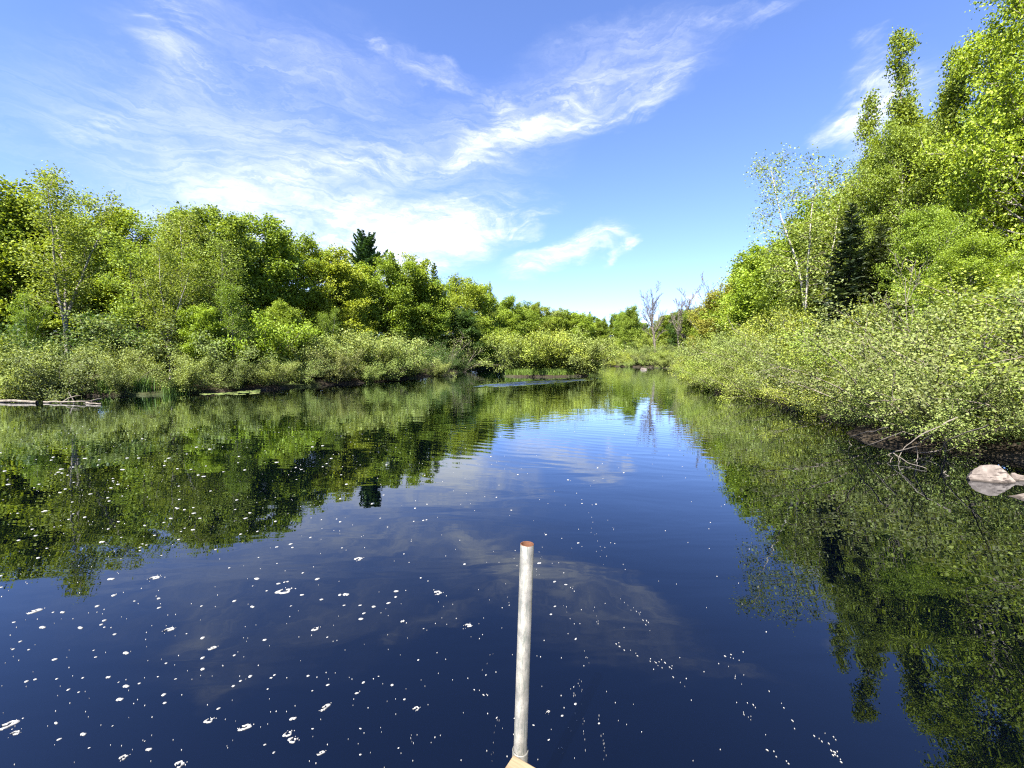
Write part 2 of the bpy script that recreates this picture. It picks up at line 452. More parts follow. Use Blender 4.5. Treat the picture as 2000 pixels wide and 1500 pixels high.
def gen_conifer(name, seed, H=10, R=2.2, whorl=0.34, nb=6, droop=-0.18, leaf=0.34, dens=9, t0=0.08, prof=0.85, irregular=0.15, upturn=0.25, width=0.3):
    rng = np.random.default_rng(seed); W = Tubes()
    P = path(rng, (0, 0, -0.3), (0, 0, 1), H + 0.3, 12, (0, 0, 0.3), 0.012)
    W.tube(P, np.linspace(H * 0.013, 0.012, 13), 6)
    cs, ns, ts, sc = [], [], [], []
    z = H * t0; a = 0
    while z < H * 0.99:
        t = (z / H - t0) / (1 - t0)
        Lm = R * (max(0.0, 1 - t) ** prof) * rng.uniform(1 - irregular, 1 + irregular) + 0.1
        k = nb if t < 0.85 else 4
        for i in range(k):
            a += 2 * PI / k + rng.normal(0, 0.3)
            L = Lm * rng.uniform(1 - irregular * 1.5, 1 + irregular)
            p, _ = at(P, (z + rng.normal(0, 0.08) + 0.3) / (H + 0.3))
            B = path(rng, p, (math.cos(a), math.sin(a), droop + 0.55 * t), L, 5, (0, 0, upturn), 0.07)
            W.tube(B, np.linspace(max(0.006, L * 0.011), 0.003, 6), 3)
            n = max(5, int(dens * L * 2.6))
            for f in np.linspace(0.12, 1.0, n):
                q, tt = at(B, f)
                sd = nrm(np.cross(tt, (0, 0, 1)))
                wdt = 0.42 * L * (1.05 - f) * rng.uniform(0.3, 1.0) + 0.05
                for s in (-1, 1):
                    d = nrm(tt * 0.7 + sd * s + np.array([0, 0, rng.normal(0, 0.25)]))
                    cs.append(q + d * wdt * 0.6 + rng.normal(0, 0.03, 3)); ts.append(d); sc.append(min(leaf, 0.16 + wdt * 0.9) * rng.uniform(0.7, 1.3))
        z += whorl * rng.uniform(0.8, 1.2) * (1 - 0.4 * t)
    Cc = np.array(cs); T = np.array(ts); s = np.array(sc)[:, None]
    n = len(Cc)
    N = nrm(np.array([0, 0, 1.0]) + rng.normal(0, 0.45, (n, 3))); B = nrm(np.cross(N, T))
    V = np.stack([Cc - T * s * .5, Cc + B * s * width * .5, Cc + T * s * .6, Cc - B * s * width * .5], 1).reshape(-1, 3)
    rnd = np.clip(rng.beta(2, 2.4, n), 0, 1)
    return finish(name, W, [V], [np.arange(n * 4).reshape(-1, 4)], [rnd]) + (H,)

def gen_bare(name, seed, H=12, r0=0.2, levels=3, stems=2, spread=0.18, kids=7, fork=0.3, rmin=0.005):
    rng = np.random.default_rng(seed); W = Tubes()
    def grow(p, d, L, r, lev):
        n = 7 if lev == 0 else 5
        P = path(rng, p, d, L, n, (0, 0, 0.25), 0.06 + 0.05 * lev)
        W.tube(P, np.linspace(r, max(rmin, r * (0.12 if lev else 0.1)), n + 1), 6 if lev == 0 else 4 if lev == 1 else 3)
        if lev >= levels: return
        for i in range(kids if lev == 0 else max(3, kids - 2 * lev)):
            f = (fork if lev == 0 else 0.3) + (0.98 - (fork if lev == 0 else 0.3)) * (i + rng.uniform(0, 1)) / (kids if lev == 0 else max(3, kids - 2 * lev))
            q, t = at(P, f)
            d2 = nrm(t * 1.0 + nrm(rng.normal(0, 1, 3)) * rng.uniform(0.5, 0.95) + np.array([0, 0, 0.35]))
            grow(q, d2, L * rng.uniform(0.22, 0.42) * (1.15 - 0.45 * f), r * (1 - 0.75 * f) * 0.5 + rmin * 0.8, lev + 1)
    for s in range(stems):
        a = rng.uniform(0, 2 * PI) if s == 0 else a + 2 * PI / stems
        grow(np.array([math.cos(a) * 0.12 * (stems > 1), math.sin(a) * 0.12 * (stems > 1), -0.3]), (math.cos(a) * spread, math.sin(a) * spread, 1), H * (1 if s == 0 else 0.86), r0 * (1 if s == 0 else 0.75), 0)
    return W.mesh(name + '_trunk'), None, H

LIB = {}
def lib(key, fn, *a, **k): LIB[key] = (fn(key, *a, **k))
for i in range(6):
    lib(f'maple{i}', gen_broad, 100 + i, H=10, R=3.3 + 0.3 * (i % 3), t0=0.08 + 0.03 * (i % 2), nb=58, l2=9, per=24, leaf=0.17, leaders=1 if i % 2 else 4, fork=0.26, spray=0.27, flat=0.5)
for i in range(2):
    lib(f'near_maple{i}', gen_broad, 140 + i, H=13, R=4.0, t0=0.10, nb=84, l2=11, per=34, leaf=0.118, leaders=1, spray=0.26, flat=0.36, sprays=3, elev=(2, 55))
lib('tall_aspen', gen_broad, 151, H=15, R=2.3, t0=0.1, nb=240, l2=7, per=20, leaf=0.118, leaders=11, fork=0.3, spray=0.19, flat=1.0, elev=(30, 72), prof='spire', spread_l=0.27)
for i in range(3):
    lib(f'sparse{i}', gen_broad, 160 + i, H=11, R=2.1, t0=0.25, nb=44, l2=7, per=14, leaf=0.125, leaders=(3, 1, 4)[i], fork=0.35, spray=0.28, flat=0.9, elev=(20, 70), prof='column', spread_l=0.25)
lib('forked', gen_broad, 171, H=10, R=2.6, t0=0.3, nb=50, l2=7, per=15, leaf=0.135, leaders=4, fork=0.26, spray=0.3, flat=0.5, elev=(15, 60), prof='vase', spread_l=0.5, r0=0.2)
lib('birch0', gen_broad, 185, H=10, R=1.8, t0=0.34, nb=44, l2=6, per=13, leaf=0.085, leaders=2, fork=0.3, spray=0.19, flat=1.3, elev=(10, 55), prof='column', spread_l=0.32, r0=0.1, lean=(-0.03, 0), droop=0.3)
lib('birch1', gen_broad, 182, H=10, R=1.8, t0=0.35, nb=34, l2=6, per=11, leaf=0.1, leaders=1, spray=0.25, flat=1.1, elev=(20, 60), prof='column', r0=0.075, lean=(0.05, 0), droop=0.2)
lib('spruce0', gen_conifer, 190, H=9, R=1.9, irregular=0.22)
lib('hemlock0', gen_conifer, 191, H=10, R=3.0, irregular=0.3, droop=-0.12, upturn=-0.1, whorl=0.4, prof=0.7, leaf=0.3)
lib('conifer0', gen_conifer, 192, H=11, R=2.2, irregular=0.3, droop=0.05, dens=6, leaf=0.4, width=0.4)
lib('pine0', gen_conifer, 193, H=14, R=2.9, irregular=0.35, droop=0.15, upturn=0.6, whorl=0.5, t0=0.35, prof=0.33, leaf=0.5, dens=8, width=0.45)
for i in range(6):
    lib(f'shrub{i}', gen_shrub, 200 + i, H=3.6, stems=16 + i % 3, side=10, per=14 + 2 * (i % 3), leaf=0.115, spread=0.7 + 0.12 * (i % 4))
lib('near_shrub0', gen_shrub, 221, H=3.6, stems=17, side=11, per=21, leaf=0.066, spread=0.95, spray=0.17)
lib('near_shrub1', gen_shrub, 222, H=3.6, stems=16, side=11, per=21, leaf=0.066, spread=0.8, spray=0.17)
lib('near_shrub2', gen_shrub, 223, H=3.6, stems=18, side=10, per=20, leaf=0.07, spread=1.1, spray=0.17)
lib('thin_shrub', gen_shrub, 224, H=3.4, stems=11, side=8, per=5, leaf=0.075, spread=0.9, spray=0.2)
lib('bare0', gen_bare, 231, H=13, r0=0.28, stems=2, spread=0.04, kids=14, fork=0.3, rmin=0.01)
lib('bare1', gen_bare, 236, H=12, r0=0.24, stems=2, spread=0.09, kids=15, fork=0.22, rmin=0.01)
lib('bare2', gen_bare, 233, H=9, r0=0.09, stems=3, spread=0.16, kids=8, fork=0.3, rmin=0.009)
lib('bare3', gen_bare, 234, H=4, r0=0.022, stems=1, spread=0.05, kids=9, levels=2, fork=0.2)

APEX = {}
for k, (tm, cm, H) in list(LIB.items()):
    wood = 'birch' if k.startswith('birch') else 'dead' if k.startswith('bare') else 'twig' if 'shrub' in k else 'pale_bark' if k.startswith(('sparse', 'near_maple', 'tall_aspen')) else 'bark'
    tm.materials.append(M[wood])
    if wood == 'birch': tm.materials.append(M['twig'])
    zs = np.zeros(len((cm or tm).vertices) * 3, dtype=np.float32); (cm or tm).vertices.foreach_get('co', zs)
    top_i = np.argsort(zs[2::3])[-max(12, len(zs) // 400):]
    APEX[k] = (float(zs[0::3][top_i].mean()), float(zs[1::3][top_i].mean()))
    LIB[k] = (tm, cm, float(np.sort(zs[2::3])[-12]) if 'shrub' not in k else H)
    if cm is not None:
        cm.materials.append(M['needle'] if k.startswith(('spruce', 'hemlock', 'conifer', 'pine')) else M['small_leaf'] if 'shrub' in k or k.startswith('birch') else M['leaf'])

tree_rng = random.Random(42)
def plant(kind, x, y, H, color, name, label, cat, group=None, rz=None, tilt=None, wide=1.0):
    tm, cm, H0 = LIB[kind]
    z = hz(x, y)
    o = empty(name, (x, y, z - 0.03), tree_rng.uniform(0, 2 * PI) if rz is None else rz)
    s = (H) / H0
    o.scale = (s * wide, s * wide, s)
    if tilt:
        import mathutils
        R_ = mathutils.Matrix.Rotation(tilt[1], 3, Vector((-math.sin(tilt[0]), math.cos(tilt[0]), 0)))
        o.rotation_euler = (R_ @ mathutils.Matrix.Rotation(o.rotation_euler.z, 3, 'Z')).to_euler()
    tag(o, label, cat, group)
    shrub = 'shrub' in kind
    link('stems' if shrub else 'trunk', tm, o)
    if cm is not None:
        c = link('foliage' if shrub else 'crown', cm, o)
        f = tree_rng.uniform(0.9, 1.12)
        c.color = (C[color][0] * f * tree_rng.uniform(0.94, 1.06), C[color][1] * f, C[color][2] * f, 1)
    return o

def top_height(x, y, py):
    _, ry, rz_ = ray(CX, py)
    return EYE + rz_ / ry * y - hz(x, y) + 0.03

def tree_px(kind, px, py, d, color, name, label, cat='tree', group=None, **kw):
    """a tree whose crown top stands at photo pixel (px, py), D metres up the pond"""
    _, ry, _ = ray(px, py)
    x = (px - CX) / ry * d
    if kw.get('rz') is None: kw['rz'] = tree_rng.uniform(0, 2 * PI)
    if not kw.get('tilt'):                        # the crown's highest point, not its foot, stands over that pixel
        ax, ay = APEX[kind]; sc = top_height(x, d, py) / LIB[kind][2] * kw.get('wide', 1.0)
        x -= (ax * math.cos(kw['rz']) - ay * math.sin(kw['rz'])) * sc
    return plant(kind, x, d, top_height(x, d, py), color, name, label, cat, group, **kw)

# ---- left bank: front and skyline trees
LT = 'trees of the wood on the left bank'
tree_px('maple1', 8, 338, 24.5, 'yellow', 'maple_tree', 'yellow green maple cut by the left edge of the photo', group=LT)
tree_px('sparse0', 78, 318, 22.5, 'aspen', 'aspen_tree', 'tall thin leaved aspen whose wispy top rises highest on the left bank', group=LT, rz=1.0)
tree_px('sparse2', 150, 362, 26, 'pale', 'aspen_tree', 'grey green sparse aspen right of the highest wispy treetop on the left', group=LT)
tree_px('maple3', 205, 388, 27, 'yellow', 'maple_tree', 'yellow green maple between the wispy left aspen and the forked dark trunk', group=LT)
tree_px('forked', 268, 418, 21.6, 'aspen', 'forked_tree', 'dark forked trunk with thin foliage standing just behind the left bank shrubs', group=LT, rz=0.3, tilt=(0, 0.001))
tree_px('sparse1', 328, 384, 27, 'pale', 'aspen_tree', 'upright pale green tree with airy top behind the forked dark trunk', group=LT)
tree_px('birch1', 358, 402, 24, 'aspen', 'birch_tree', 'slender white birch trunk in front of the left bank maples', group=LT)
tree_px('sparse2', 318, 470, 21.2, 'aspen', 'young_tree', 'thin grey stemmed young tree right of the forked dark trunk', group=LT, rz=2.2)
tree_px('maple0', 405, 396, 28, 'aspen', 'maple_tree', 'ragged topped tree with leaning white limb left of the big round maple', group=LT)
tree_px('birch1', 412, 450, 25, 'aspen', 'birch_tree', 'leaning white birch stem just left of the big round maple', group=LT, tilt=(0.0, 0.12))
tree_px('maple4', 438, 432, 29, 'maple', 'maple_tree', 'narrow green maple touching the left side of the big round maple', group=LT)
tree_px('maple2', 520, 420, 31, 'mid', 'maple_tree', 'big round topped green maple prominent on the left skyline', group=LT, wide=1.12)
tree_px('maple5', 590, 452, 36, 'maple', 'maple_tree', 'green maple just right of the big round maple on the skyline', group=LT)
tree_px('maple1', 640, 474, 38, 'yellow', 'maple_tree', 'bright yellow green maple left of the lone dark pine', group=LT)
tree_px('pine0', 713, 452, 46, 'pine', 'pine_tree', 'lone dark green pine poking above the left treeline', 'pine', group=LT)
tree_px('maple3', 690, 510, 40, 'yellow', 'maple_tree', 'yellow green maple directly below the lone dark pine', group=LT)
tree_px('maple0', 765, 494, 43, 'maple', 'maple_tree', 'bright green maple just right of the lone dark pine', group=LT)
tree_px('maple4', 812, 503, 47, 'yellow', 'maple_tree', 'yellow tinted maple second right of the lone dark pine', group=LT)
tree_px('conifer0', 848, 514, 50, 'mid', 'conifer_tree', 'pointed dark green tree at the shoulder of the left treeline', group=LT)
tree_px('maple2', 838, 540, 46, 'mid', 'maple_tree', 'dark green maple in front of the pointed shoulder tree', group=LT)
tree_px('maple5', 893, 538, 58, 'yellow', 'maple_tree', 'rounded yellow green maple above the narrows of the left shore', group=LT)
tree_px('maple1', 926, 546, 61, 'maple', 'maple_tree', 'rounded green maple left of the thin grey spire', group=LT)
tree_px('conifer0', 957, 549, 67, 'pale', 'conifer_tree', 'thin grey green spire between rounded maples above the island', group=LT, wide=0.6)
tree_px('maple3', 1000, 573, 75, 'maple', 'maple_tree', 'rounded green maple rising over the left end of the island shrubs', group=LT)
tree_px('maple0', 1050, 589, 88, 'aspen', 'maple_tree', 'mid green maple above the middle of the island shrubs', group=LT)
tree_px('maple4', 1092, 600, 99, 'pale', 'maple_tree', 'greyish green tree above the right part of the island shrubs', group=LT)
FT = 'trees closing the far end of the pond'
tree_px('maple2', 1128, 610, 100, 'maple', 'maple_tree', 'small distant maple right of the island shrubs', group=FT)
tree_px('conifer0', 1152, 608, 104, 'mid', 'conifer_tree', 'distant pointed conifer left of the far pond end', group=FT)
tree_px('maple1', 1174, 618, 108, 'mid', 'maple_tree', 'distant green tree at the lowest dip of the skyline', group=FT)
tree_px('conifer0', 1194, 620, 110, 'mid', 'conifer_tree', 'distant small conifer beside the lowest dip of the skyline', group=FT)
tree_px('maple5', 1214, 610, 106, 'maple', 'maple_tree', 'distant pale maple left of the open dark leaved tree', group=FT)
tree_px('maple3', 1238, 594, 86, 'mid', 'maple_tree', 'open dark leaved tree on the far bank left of the dead trees', group=FT, wide=0.8)
tree_px('maple1', 1222, 660, 88, 'lime', 'young_maple', 'low bright green young maple at the far water edge', group=FT)
tree_px('sparse1', 1300, 618, 88, 'pale', 'aspen_tree', 'pale green tree behind the two bare dead trees', group=FT, wide=1.5)
tree_px('sparse0', 1345, 600, 74, 'pale', 'aspen_tree', 'pale leafy tree right of the two bare dead trees', group=FT, wide=1.5)
tree_px('maple2', 1268, 640, 96, 'aspen', 'maple_tree', 'low green maple seen between the dead trunk and open tree', group=FT)
tree_px('bare0', 1283, 546, 68, 'mid', 'dead_tree', 'bare dead tree with pale split double trunk on the far right bank', 'dead tree', tilt=(0, 0.02))
tree_px('bare1', 1332, 553, 63, 'mid', 'dead_tree', 'bare dead tree with dark spreading limbs right of the split pale trunk', 'dead tree', tilt=(0, 0.001))

for k, (px, py, d) in enumerate([(1104, 603, 101), (1118, 608, 105), (1136, 611, 108), (1158, 615, 112), (1206, 611, 113), (1224, 604, 108), (1312, 610, 82), (1342, 602, 76), (1296, 622, 86), (930, 620, 55), (948, 640, 58), (905, 600, 53), (962, 650, 64), (940, 590, 70), (965, 600, 73), (985, 605, 79), (1018, 600, 84), (1035, 612, 90), (1070, 612, 96), (1085, 625, 102), (1030, 590, 100), (1012, 630, 80), (975, 630, 74), (1055, 640, 92), (1110, 625, 112), (1140, 622, 118), (1165, 628, 116), (1185, 632, 121), (1205, 632, 119), (1228, 625, 118), (1250, 628, 112), (1262, 632, 104), (1285, 628, 98), (1312, 626, 92), (1335, 618, 84), (1362, 600, 72), (1320, 640, 80), (1280, 645, 88), (1200, 655, 112), (1160, 655, 110), (1378, 596, 62), (1345, 625, 66)]):
    tree_px(f'maple{(k * 5) % 6}', px, py, d, ('mid', 'aspen', 'maple', 'deep')[k % 4], 'maple_tree', 'distant green tree merging into the wood around the far pond end', group='distant wood round the far pond end', wide=1.25)
for k, (px, py, d, c_) in enumerate([(452, 545, 22.5, 'mid'), (555, 585, 25.5, 'maple'), (395, 590, 21.5, 'lime'), (50, 568, 20.5, 'mid'), (655, 600, 30, 'mid')]):
    tree_px(('sparse1', 'maple3', 'maple0', 'sparse2', 'sparse0')[k], px, py, d, c_, 'young_tree', ('narrow young tree rising from the shrubs above the lily pads', 'young green tree left of the bulging alder clump', 'low lime green young maple left of the lily pads', 'young tree among the shrubs above the driftwood', 'thin young tree behind the bulging alder clump')[k], group=LT)
# ---- right bank trees
RT = 'trees of the wood on the right bank'
tree_px('maple4', 1402, 558, 38, 'orange', 'maple_tree', 'golden yellow leaved maple on the right bank beyond the birch', group=RT)
tree_px('bare2', 1412, 508, 47, 'mid', 'dead_tree', 'bare twiggy treetop above the golden maple', 'dead tree')
tree_px('spruce0', 1442, 532, 44, 'brown', 'conifer_tree', 'small brownish conifer top beside the golden maple', group=RT)
tree_px('maple0', 1462, 552, 36, 'yellow', 'maple_tree', 'yellow green maple between the golden maple and the white birch', group=RT)
tree_px('maple5', 1512, 505, 29, 'maple', 'maple_tree', 'green maple left of the white birch trunk', group=RT)
tree_px('birch0', 1598, 262, 18.6, 'birch', 'birch_tree', 'tall sparse white trunked birch leaning over the right bank', 'birch', rz=0.0, tilt=(PI, 0.17))
tree_px('birch1', 1606, 318, 19.2, 'birch', 'birch_tree', 'second thin white birch just right of the tall leaning birch', 'birch', tilt=(0.0, 0.06))
tree_px('maple2', 1575, 425, 23, 'maple', 'maple_tree', 'bright green maple behind the leaning white birch', group=RT)
tree_px('maple3', 1625, 372, 25, 'lime', 'maple_tree', 'lime green maple between the birch and the tall right spire', group=RT)
tree_px('bare2', 1650, 300, 27, 'mid', 'dead_tree', 'bare twigs rising between the birch and the tall right spire', 'dead tree')
tree_px('spruce0', 1668, 395, 16.2, 'spruce', 'spruce_tree', 'dark narrow spruce right of the white birch', 'spruce')
tree_px('hemlock0', 1800, 405, 15.0, 'hemlock', 'hemlock_tree', 'broad dark hemlock below the tall right spire', 'hemlock')
tree_px('hemlock0', 1722, 440, 15.6, 'hemlock', 'hemlock_tree', 'olive dark hemlock between the narrow spruce and broad hemlock', 'hemlock', rz=2.0)
tree_px('tall_aspen', 1772, 40, 17.8, 'aspen', 'poplar_tree', 'tallest multi spired poplar on the right bank', 'poplar', rz=3.4, wide=0.82)
tree_px('near_maple0', 1700, 285, 19.5, 'maple', 'maple_tree', 'bright layered maple filling in left of the tallest poplar', group=RT, wide=0.7)
tree_px('near_maple1', 2072, -150, 13.5, 'yellow', 'maple_tree', 'large yellow green maple cropped by the upper right corner', group=RT, rz=0.5, wide=0.72)
tree_px('near_maple0', 1900, 285, 16, 'maple', 'maple_tree', 'layered green maple between the tall poplar and the corner maple', group=RT, rz=3.0, wide=0.62)
tree_px('near_maple1', 1905, 455, 11.8, 'lime', 'young_maple', 'young lime green maple with pale trunk before the dark hemlock', group=RT, rz=2.0)
tree_px('bare3', 1742, 492, 11.5, 'mid', 'dead_sapling', 'pale bare sapling standing in the right bank shrubs', 'sapling', rz=0.4)
tree_px('maple5', 1560, 560, 19, 'aspen', 'young_tree', 'low leafy young tree around the foot of the leaning birch', group=RT)
tree_px('maple1', 1490, 600, 26, 'aspen', 'young_tree', 'low green young tree on the right bank before the golden maple', group=RT)
tree_px('near_maple0', 2090, 120, 15, 'maple', 'maple_tree', 'green maple just beyond the right edge of the photo', group=RT, rz=1.2)
for k, (px, py, d) in enumerate([(1860, 340, 24), (1985, 160, 22), (1780, 330, 27), (1690, 400, 30), (2070, 250, 20), (1600, 470, 33), (1540, 520, 40), (1480, 560, 50), (1420, 590, 58), (2180, 60, 17), (2250, 150, 14)]):
    tree_px(f'maple{k % 6}', px, py, d, ('mid', 'maple', 'aspen')[k % 3], 'maple_tree', 'green maple packed into the wood behind the front trees of the right bank', group='background trees of the right bank wood')

for k, (px, py, d) in enumerate([(1462, 535, 38), (1478, 520, 34), (1500, 495, 31), (1535, 470, 28), (1560, 455, 26), (1600, 430, 24), (1410, 590, 48), (1380, 600, 52), (1650, 420, 22), (1490, 570, 31)]):
    tree_px(f'maple{(k * 5 + 2) % 6}', px, py, d, ('maple', 'aspen', 'yellow', 'maple')[k % 4], 'maple_tree', 'green maple on the slope falling from the white birch to the golden maple', group='maples on the slope beyond the birch', wide=1.2)
tree_px('near_maple1', 1760, 225, 16.9, 'aspen', 'maple_tree', 'full leafy maple crowding in front of the tallest poplar', group=RT, rz=4.0, wide=0.72)
tree_px('near_maple0', 1838, 385, 13.6, 'maple', 'young_maple', 'young green maple in front of the broad dark hemlock', group=RT, rz=5.0, wide=0.8)
# ---- left bank filling: packed wood behind the front trees
fill = random.Random(5)
fl = []
for k in range(46):
    px = -160 + k * 28 + fill.uniform(-12, 12)
    d = 23 + max(0, px) * 0.045 + max(0, px - 800) * 0.09 + fill.uniform(1, 9)
    sky = np.interp(px, [-200, 0, 100, 250, 450, 560, 700, 850, 1000, 1200], [330, 370, 390, 430, 450, 480, 515, 545, 590, 640])
    py = sky + fill.uniform(15, 95)
    fl.append((px, py, d))
for k, (px, py, d) in enumerate(fl):
    tree_px(f'maple{(k * 5 + k // 6) % 6}', px, py, d, fill.choice(['maple', 'yellow', 'mid', 'aspen', 'mid', 'deep']), 'maple_tree', 'green broadleaf tree packed into the wood behind the front trees of the left bank', group='background trees of the left bank wood')

# ---- shrubs
LS = 'alder shrubs along the left shore'
def shrub_xy(kind, x, y, H, color, label, group, **kw):
    return plant(kind, x, y, H, color, 'alder_shrub', label, 'shrub', group, **kw)

def along(poly, step, off, jit, rnd):
    """points offset inland (to the left of travel) from a shoreline polyline"""
    out = []; carry = 0.0
    for (ax, ay), (bx, by) in zip(poly[:-1], poly[1:]):
        L = math.hypot(bx - ax, by - ay); t = carry
        while t < L:
            f = t / L; nxv, nyv = -(by - ay) / L, (bx - ax) / L
            o = off + rnd.uniform(-jit, jit)
            out.append((ax + (bx - ax) * f + nxv * o, ay + (by - ay) * f + nyv * o, math.atan2(-nyv, -nxv)))
            t += step * rnd.uniform(0.8, 1.2)
        carry = t - L
    return out
left_line = [(-40, 6), (-30, 12), (-20.5, 17.0), (-17, 18.0), (-14, 19.4), (-11.8, 23), (-9.6, 26.3), (-7.6, 32.2), (-5.6, 40), (-5.6, 51), (-2.5, 62), (3, 75), (9, 90), (15, 97), (19, 92)]
right_line = [(19, 92), (17.5, 78), (17.2, 70), (19.8, 64.5), (22.4, 57), (19, 45), (13.4, 31), (10.3, 21.5), (9.3, 18.6), (9.6, 15.5), (8.9, 12.5), (8.2, 10.3), (7.1, 8.3), (7.3, 7.5), (8.0, 7.0), (8.6, 5.5), (9.0, 4), (10.5, 0)]
sr = random.Random(11)
for r, (off, step, h0, h1) in enumerate([(0.3, 1.9, 1.4, 2.4), (2.5, 2.4, 1.9, 3.8), (5.0, 2.9, 2.2, 3.9)]):
    for k, (x, y, a) in enumerate(along(left_line, step * (1 if r else 1), off, 0.5, sr)):
        if x < -31 or (y > 36 and (k % 3 or r == 2)): continue
        if r and y < 36 and sr.random() < 0.22: continue
        near = 'near the left edge' if x < -15.5 else 'between the log and the lily pads' if x < -12.5 else 'right of the lily pads' if y < 33 else 'along the distant shore'
        row = ('overhanging the water', 'amid the thicket', 'under the thicket trees')[r]
        colr = sr.choice(['alder', 'alder_l', 'alder', 'pale', 'alder_l', 'olive', 'aspen'])
        if r == 2: colr = sr.choice(['deep', 'alder_l', 'deep', 'olive'])  # darker leaf tones paint the shady gap between shrubs and trees
        if 36 < y: colr = 'deep'  # shade of the wood behind the island put into the leaf colour
        shrub_xy(f'shrub{sr.randrange(6)}', x, y, sr.uniform(h0, h1), colr, f'olive alder {row}, left bank {near}', f'left bank shrubs {row} {near}', tilt=(a, sr.uniform(0.05, 0.2)) if r == 0 else None)
# the rounded clump of shrubs bulging out at the bend of the left shore
for k, (px, d, py) in enumerate([(600, 26.5, 660), (660, 28.5, 645), (715, 30, 640), (765, 31, 662)]):
    x = (px - CX) / F * d
    shrub_xy(f'shrub{k}', x, d, top_height(x, d, py), 'alder' if k % 2 else 'pale', ('rounded pale alder at the left end of the bulging clump on the bend', 'grey green alder second in the bulging clump on the bend', 'tallest grey green alder of the bulging clump on the bend', 'alder at the water end of the bulging clump on the bend')[k], 'bulging alder clump on the bend', wide=1.2)
shrub_xy('shrub2', (505 - CX) / F * 24.5, 24.5, 3.9, 'lime', 'bright green bush taller than its neighbours right of the lily pads', None)
shrub_xy('thin_shrub', (870 - CX) / F * 44, 42.5, 4.2, 'alder_l', 'thin leaved shrub with bare grey twigs before the dark narrows', None, wide=1.3)
shrub_xy('thin_shrub', (905 - CX) / F * 48, 46.5, 3.4, 'pale', 'pale low shrub leaning out over the water at the narrows', None, wide=1.3)
# island
IS = 'shrubs on the island'
for k, (px, d, py) in enumerate([(1016, 36.4, 656), (1046, 37.0, 634), (1085, 36.8, 644), (1118, 37.2, 644), (1140, 36.4, 658), (1066, 38.6, 638), (1105, 38.6, 642)]):
    x = (px - CX) / F * d
    shrub_xy(f'shrub{(k + 1) % 6}', x, d, top_height(x, d, py), 'alder_y' if k in (1, 2, 5) else 'alder',
             ('leftmost low shrub of the island', 'tallest bright shrub of the island, left of its middle', 'bright rounded shrub at the middle of the island', 'grey tinged shrub right of the island middle', 'rightmost island shrub overhanging the dark water', 'shrub at the back of the island behind the tallest one', 'shrub at the back right of the island')[k], IS, wide=1.15)
# right bank shrubs
for r, (off, step, h0, h1) in enumerate([(0.45, 1.3, 1.3, 2.0), (1.9, 1.8, 2.3, 3.1), (4.0, 2.3, 2.8, 3.6), (6.8, 3.0, 2.9, 3.8)]):
    for k, (x, y, a) in enumerate(along(right_line, step, off, 0.4, sr)):
        if y < 1.5 or (y > 30 and r != 1 and k % 2) or (y > 40 and r == 3): continue
        if r == 0 and 5 < y < 9.8: x += 0.5; y += 0.12
        row = ('overhanging the water', 'just behind the waterside shrubs', 'high in the thicket', 'by the tree trunks')[r]
        near = 'beside the boulder' if y < 8.2 else 'by the tangled twigs' if y < 13 else 'below the white birch' if y < 22 else 'on the distant shore'
        kind = f'near_shrub{sr.randrange(3)}' if y < 20 else f'shrub{sr.randrange(6)}'
        colr = sr.choice(['alder_y', 'alder', 'alder_y', 'alder_l', 'pale', 'olive', 'alder_y', 'aspen'])
        if r and sr.random() < 0.16: kind, colr = 'thin_shrub', 'pale'
        H_ = sr.uniform(h0, h1) * (0.8 if y > 50 else 1) * (0.8 if (r == 0 and y < 8) else 1)
        shrub_xy(kind, x, y, H_, colr, f'bright alder {row}, right bank {near}', f'right bank shrubs {row} {near}', tilt=(a, sr.uniform(0.1, 0.3) if r == 0 else 0.05), wide=1.1)
# shrubs under the far trees
for k, (px, d) in enumerate([(1130, 92), (1165, 99), (1195, 101), (1222, 97), (1250, 84), (1268, 79), (1240, 90)]):
    x = (px - CX) / F * d
    shrub_xy(f'shrub{k % 6}', x, d, 3.2 + 0.4 * (k % 3), ('deep', 'alder_l', 'alder_y')[k % 3], 'distant low shrub at the far end of the pond', 'far shore shrubs', wide=1.3)

# ------------------------------------------------------------------ bare twigs, logs, roots
def branch_thing(name, label, cat, paths, mat, group=None, k=6):
    """paths: list of (points, r0, r1)"""
    T = Tubes()
    base = np.array(paths[0][0][0], float)
    rr = np.random.default_rng(abs(hash(name + label)) % 1000 if False else len(label) * 7)
    for pts, a, b in paths:
        P = np.array(pts, float) - base
        # resample with a slight wander
        n = max(6, int(4 * len(P)))
        s = np.r_[0, np.cumsum(np.linalg.norm(np.diff(P, axis=0), axis=1))]
        u = np.linspace(0, s[-1], n)
        Pr = np.stack([np.interp(u, s, P[:, c]) for c in range(3)], -1)
        Pr[1:-1] += rr.normal(0, min(0.03, s[-1] * 0.008), (n - 2, 3))
        for _ in range(1): Pr[1:-1] = (Pr[:-2] + 2 * Pr[1:-1] + Pr[2:]) / 4
        T.tube(Pr, np.linspace(a, b, n), k)
    me = T.mesh(name); me.materials.append(M[mat])
    o = link(name, me); o.location = base
    tag(o, label, cat, group)
    return o

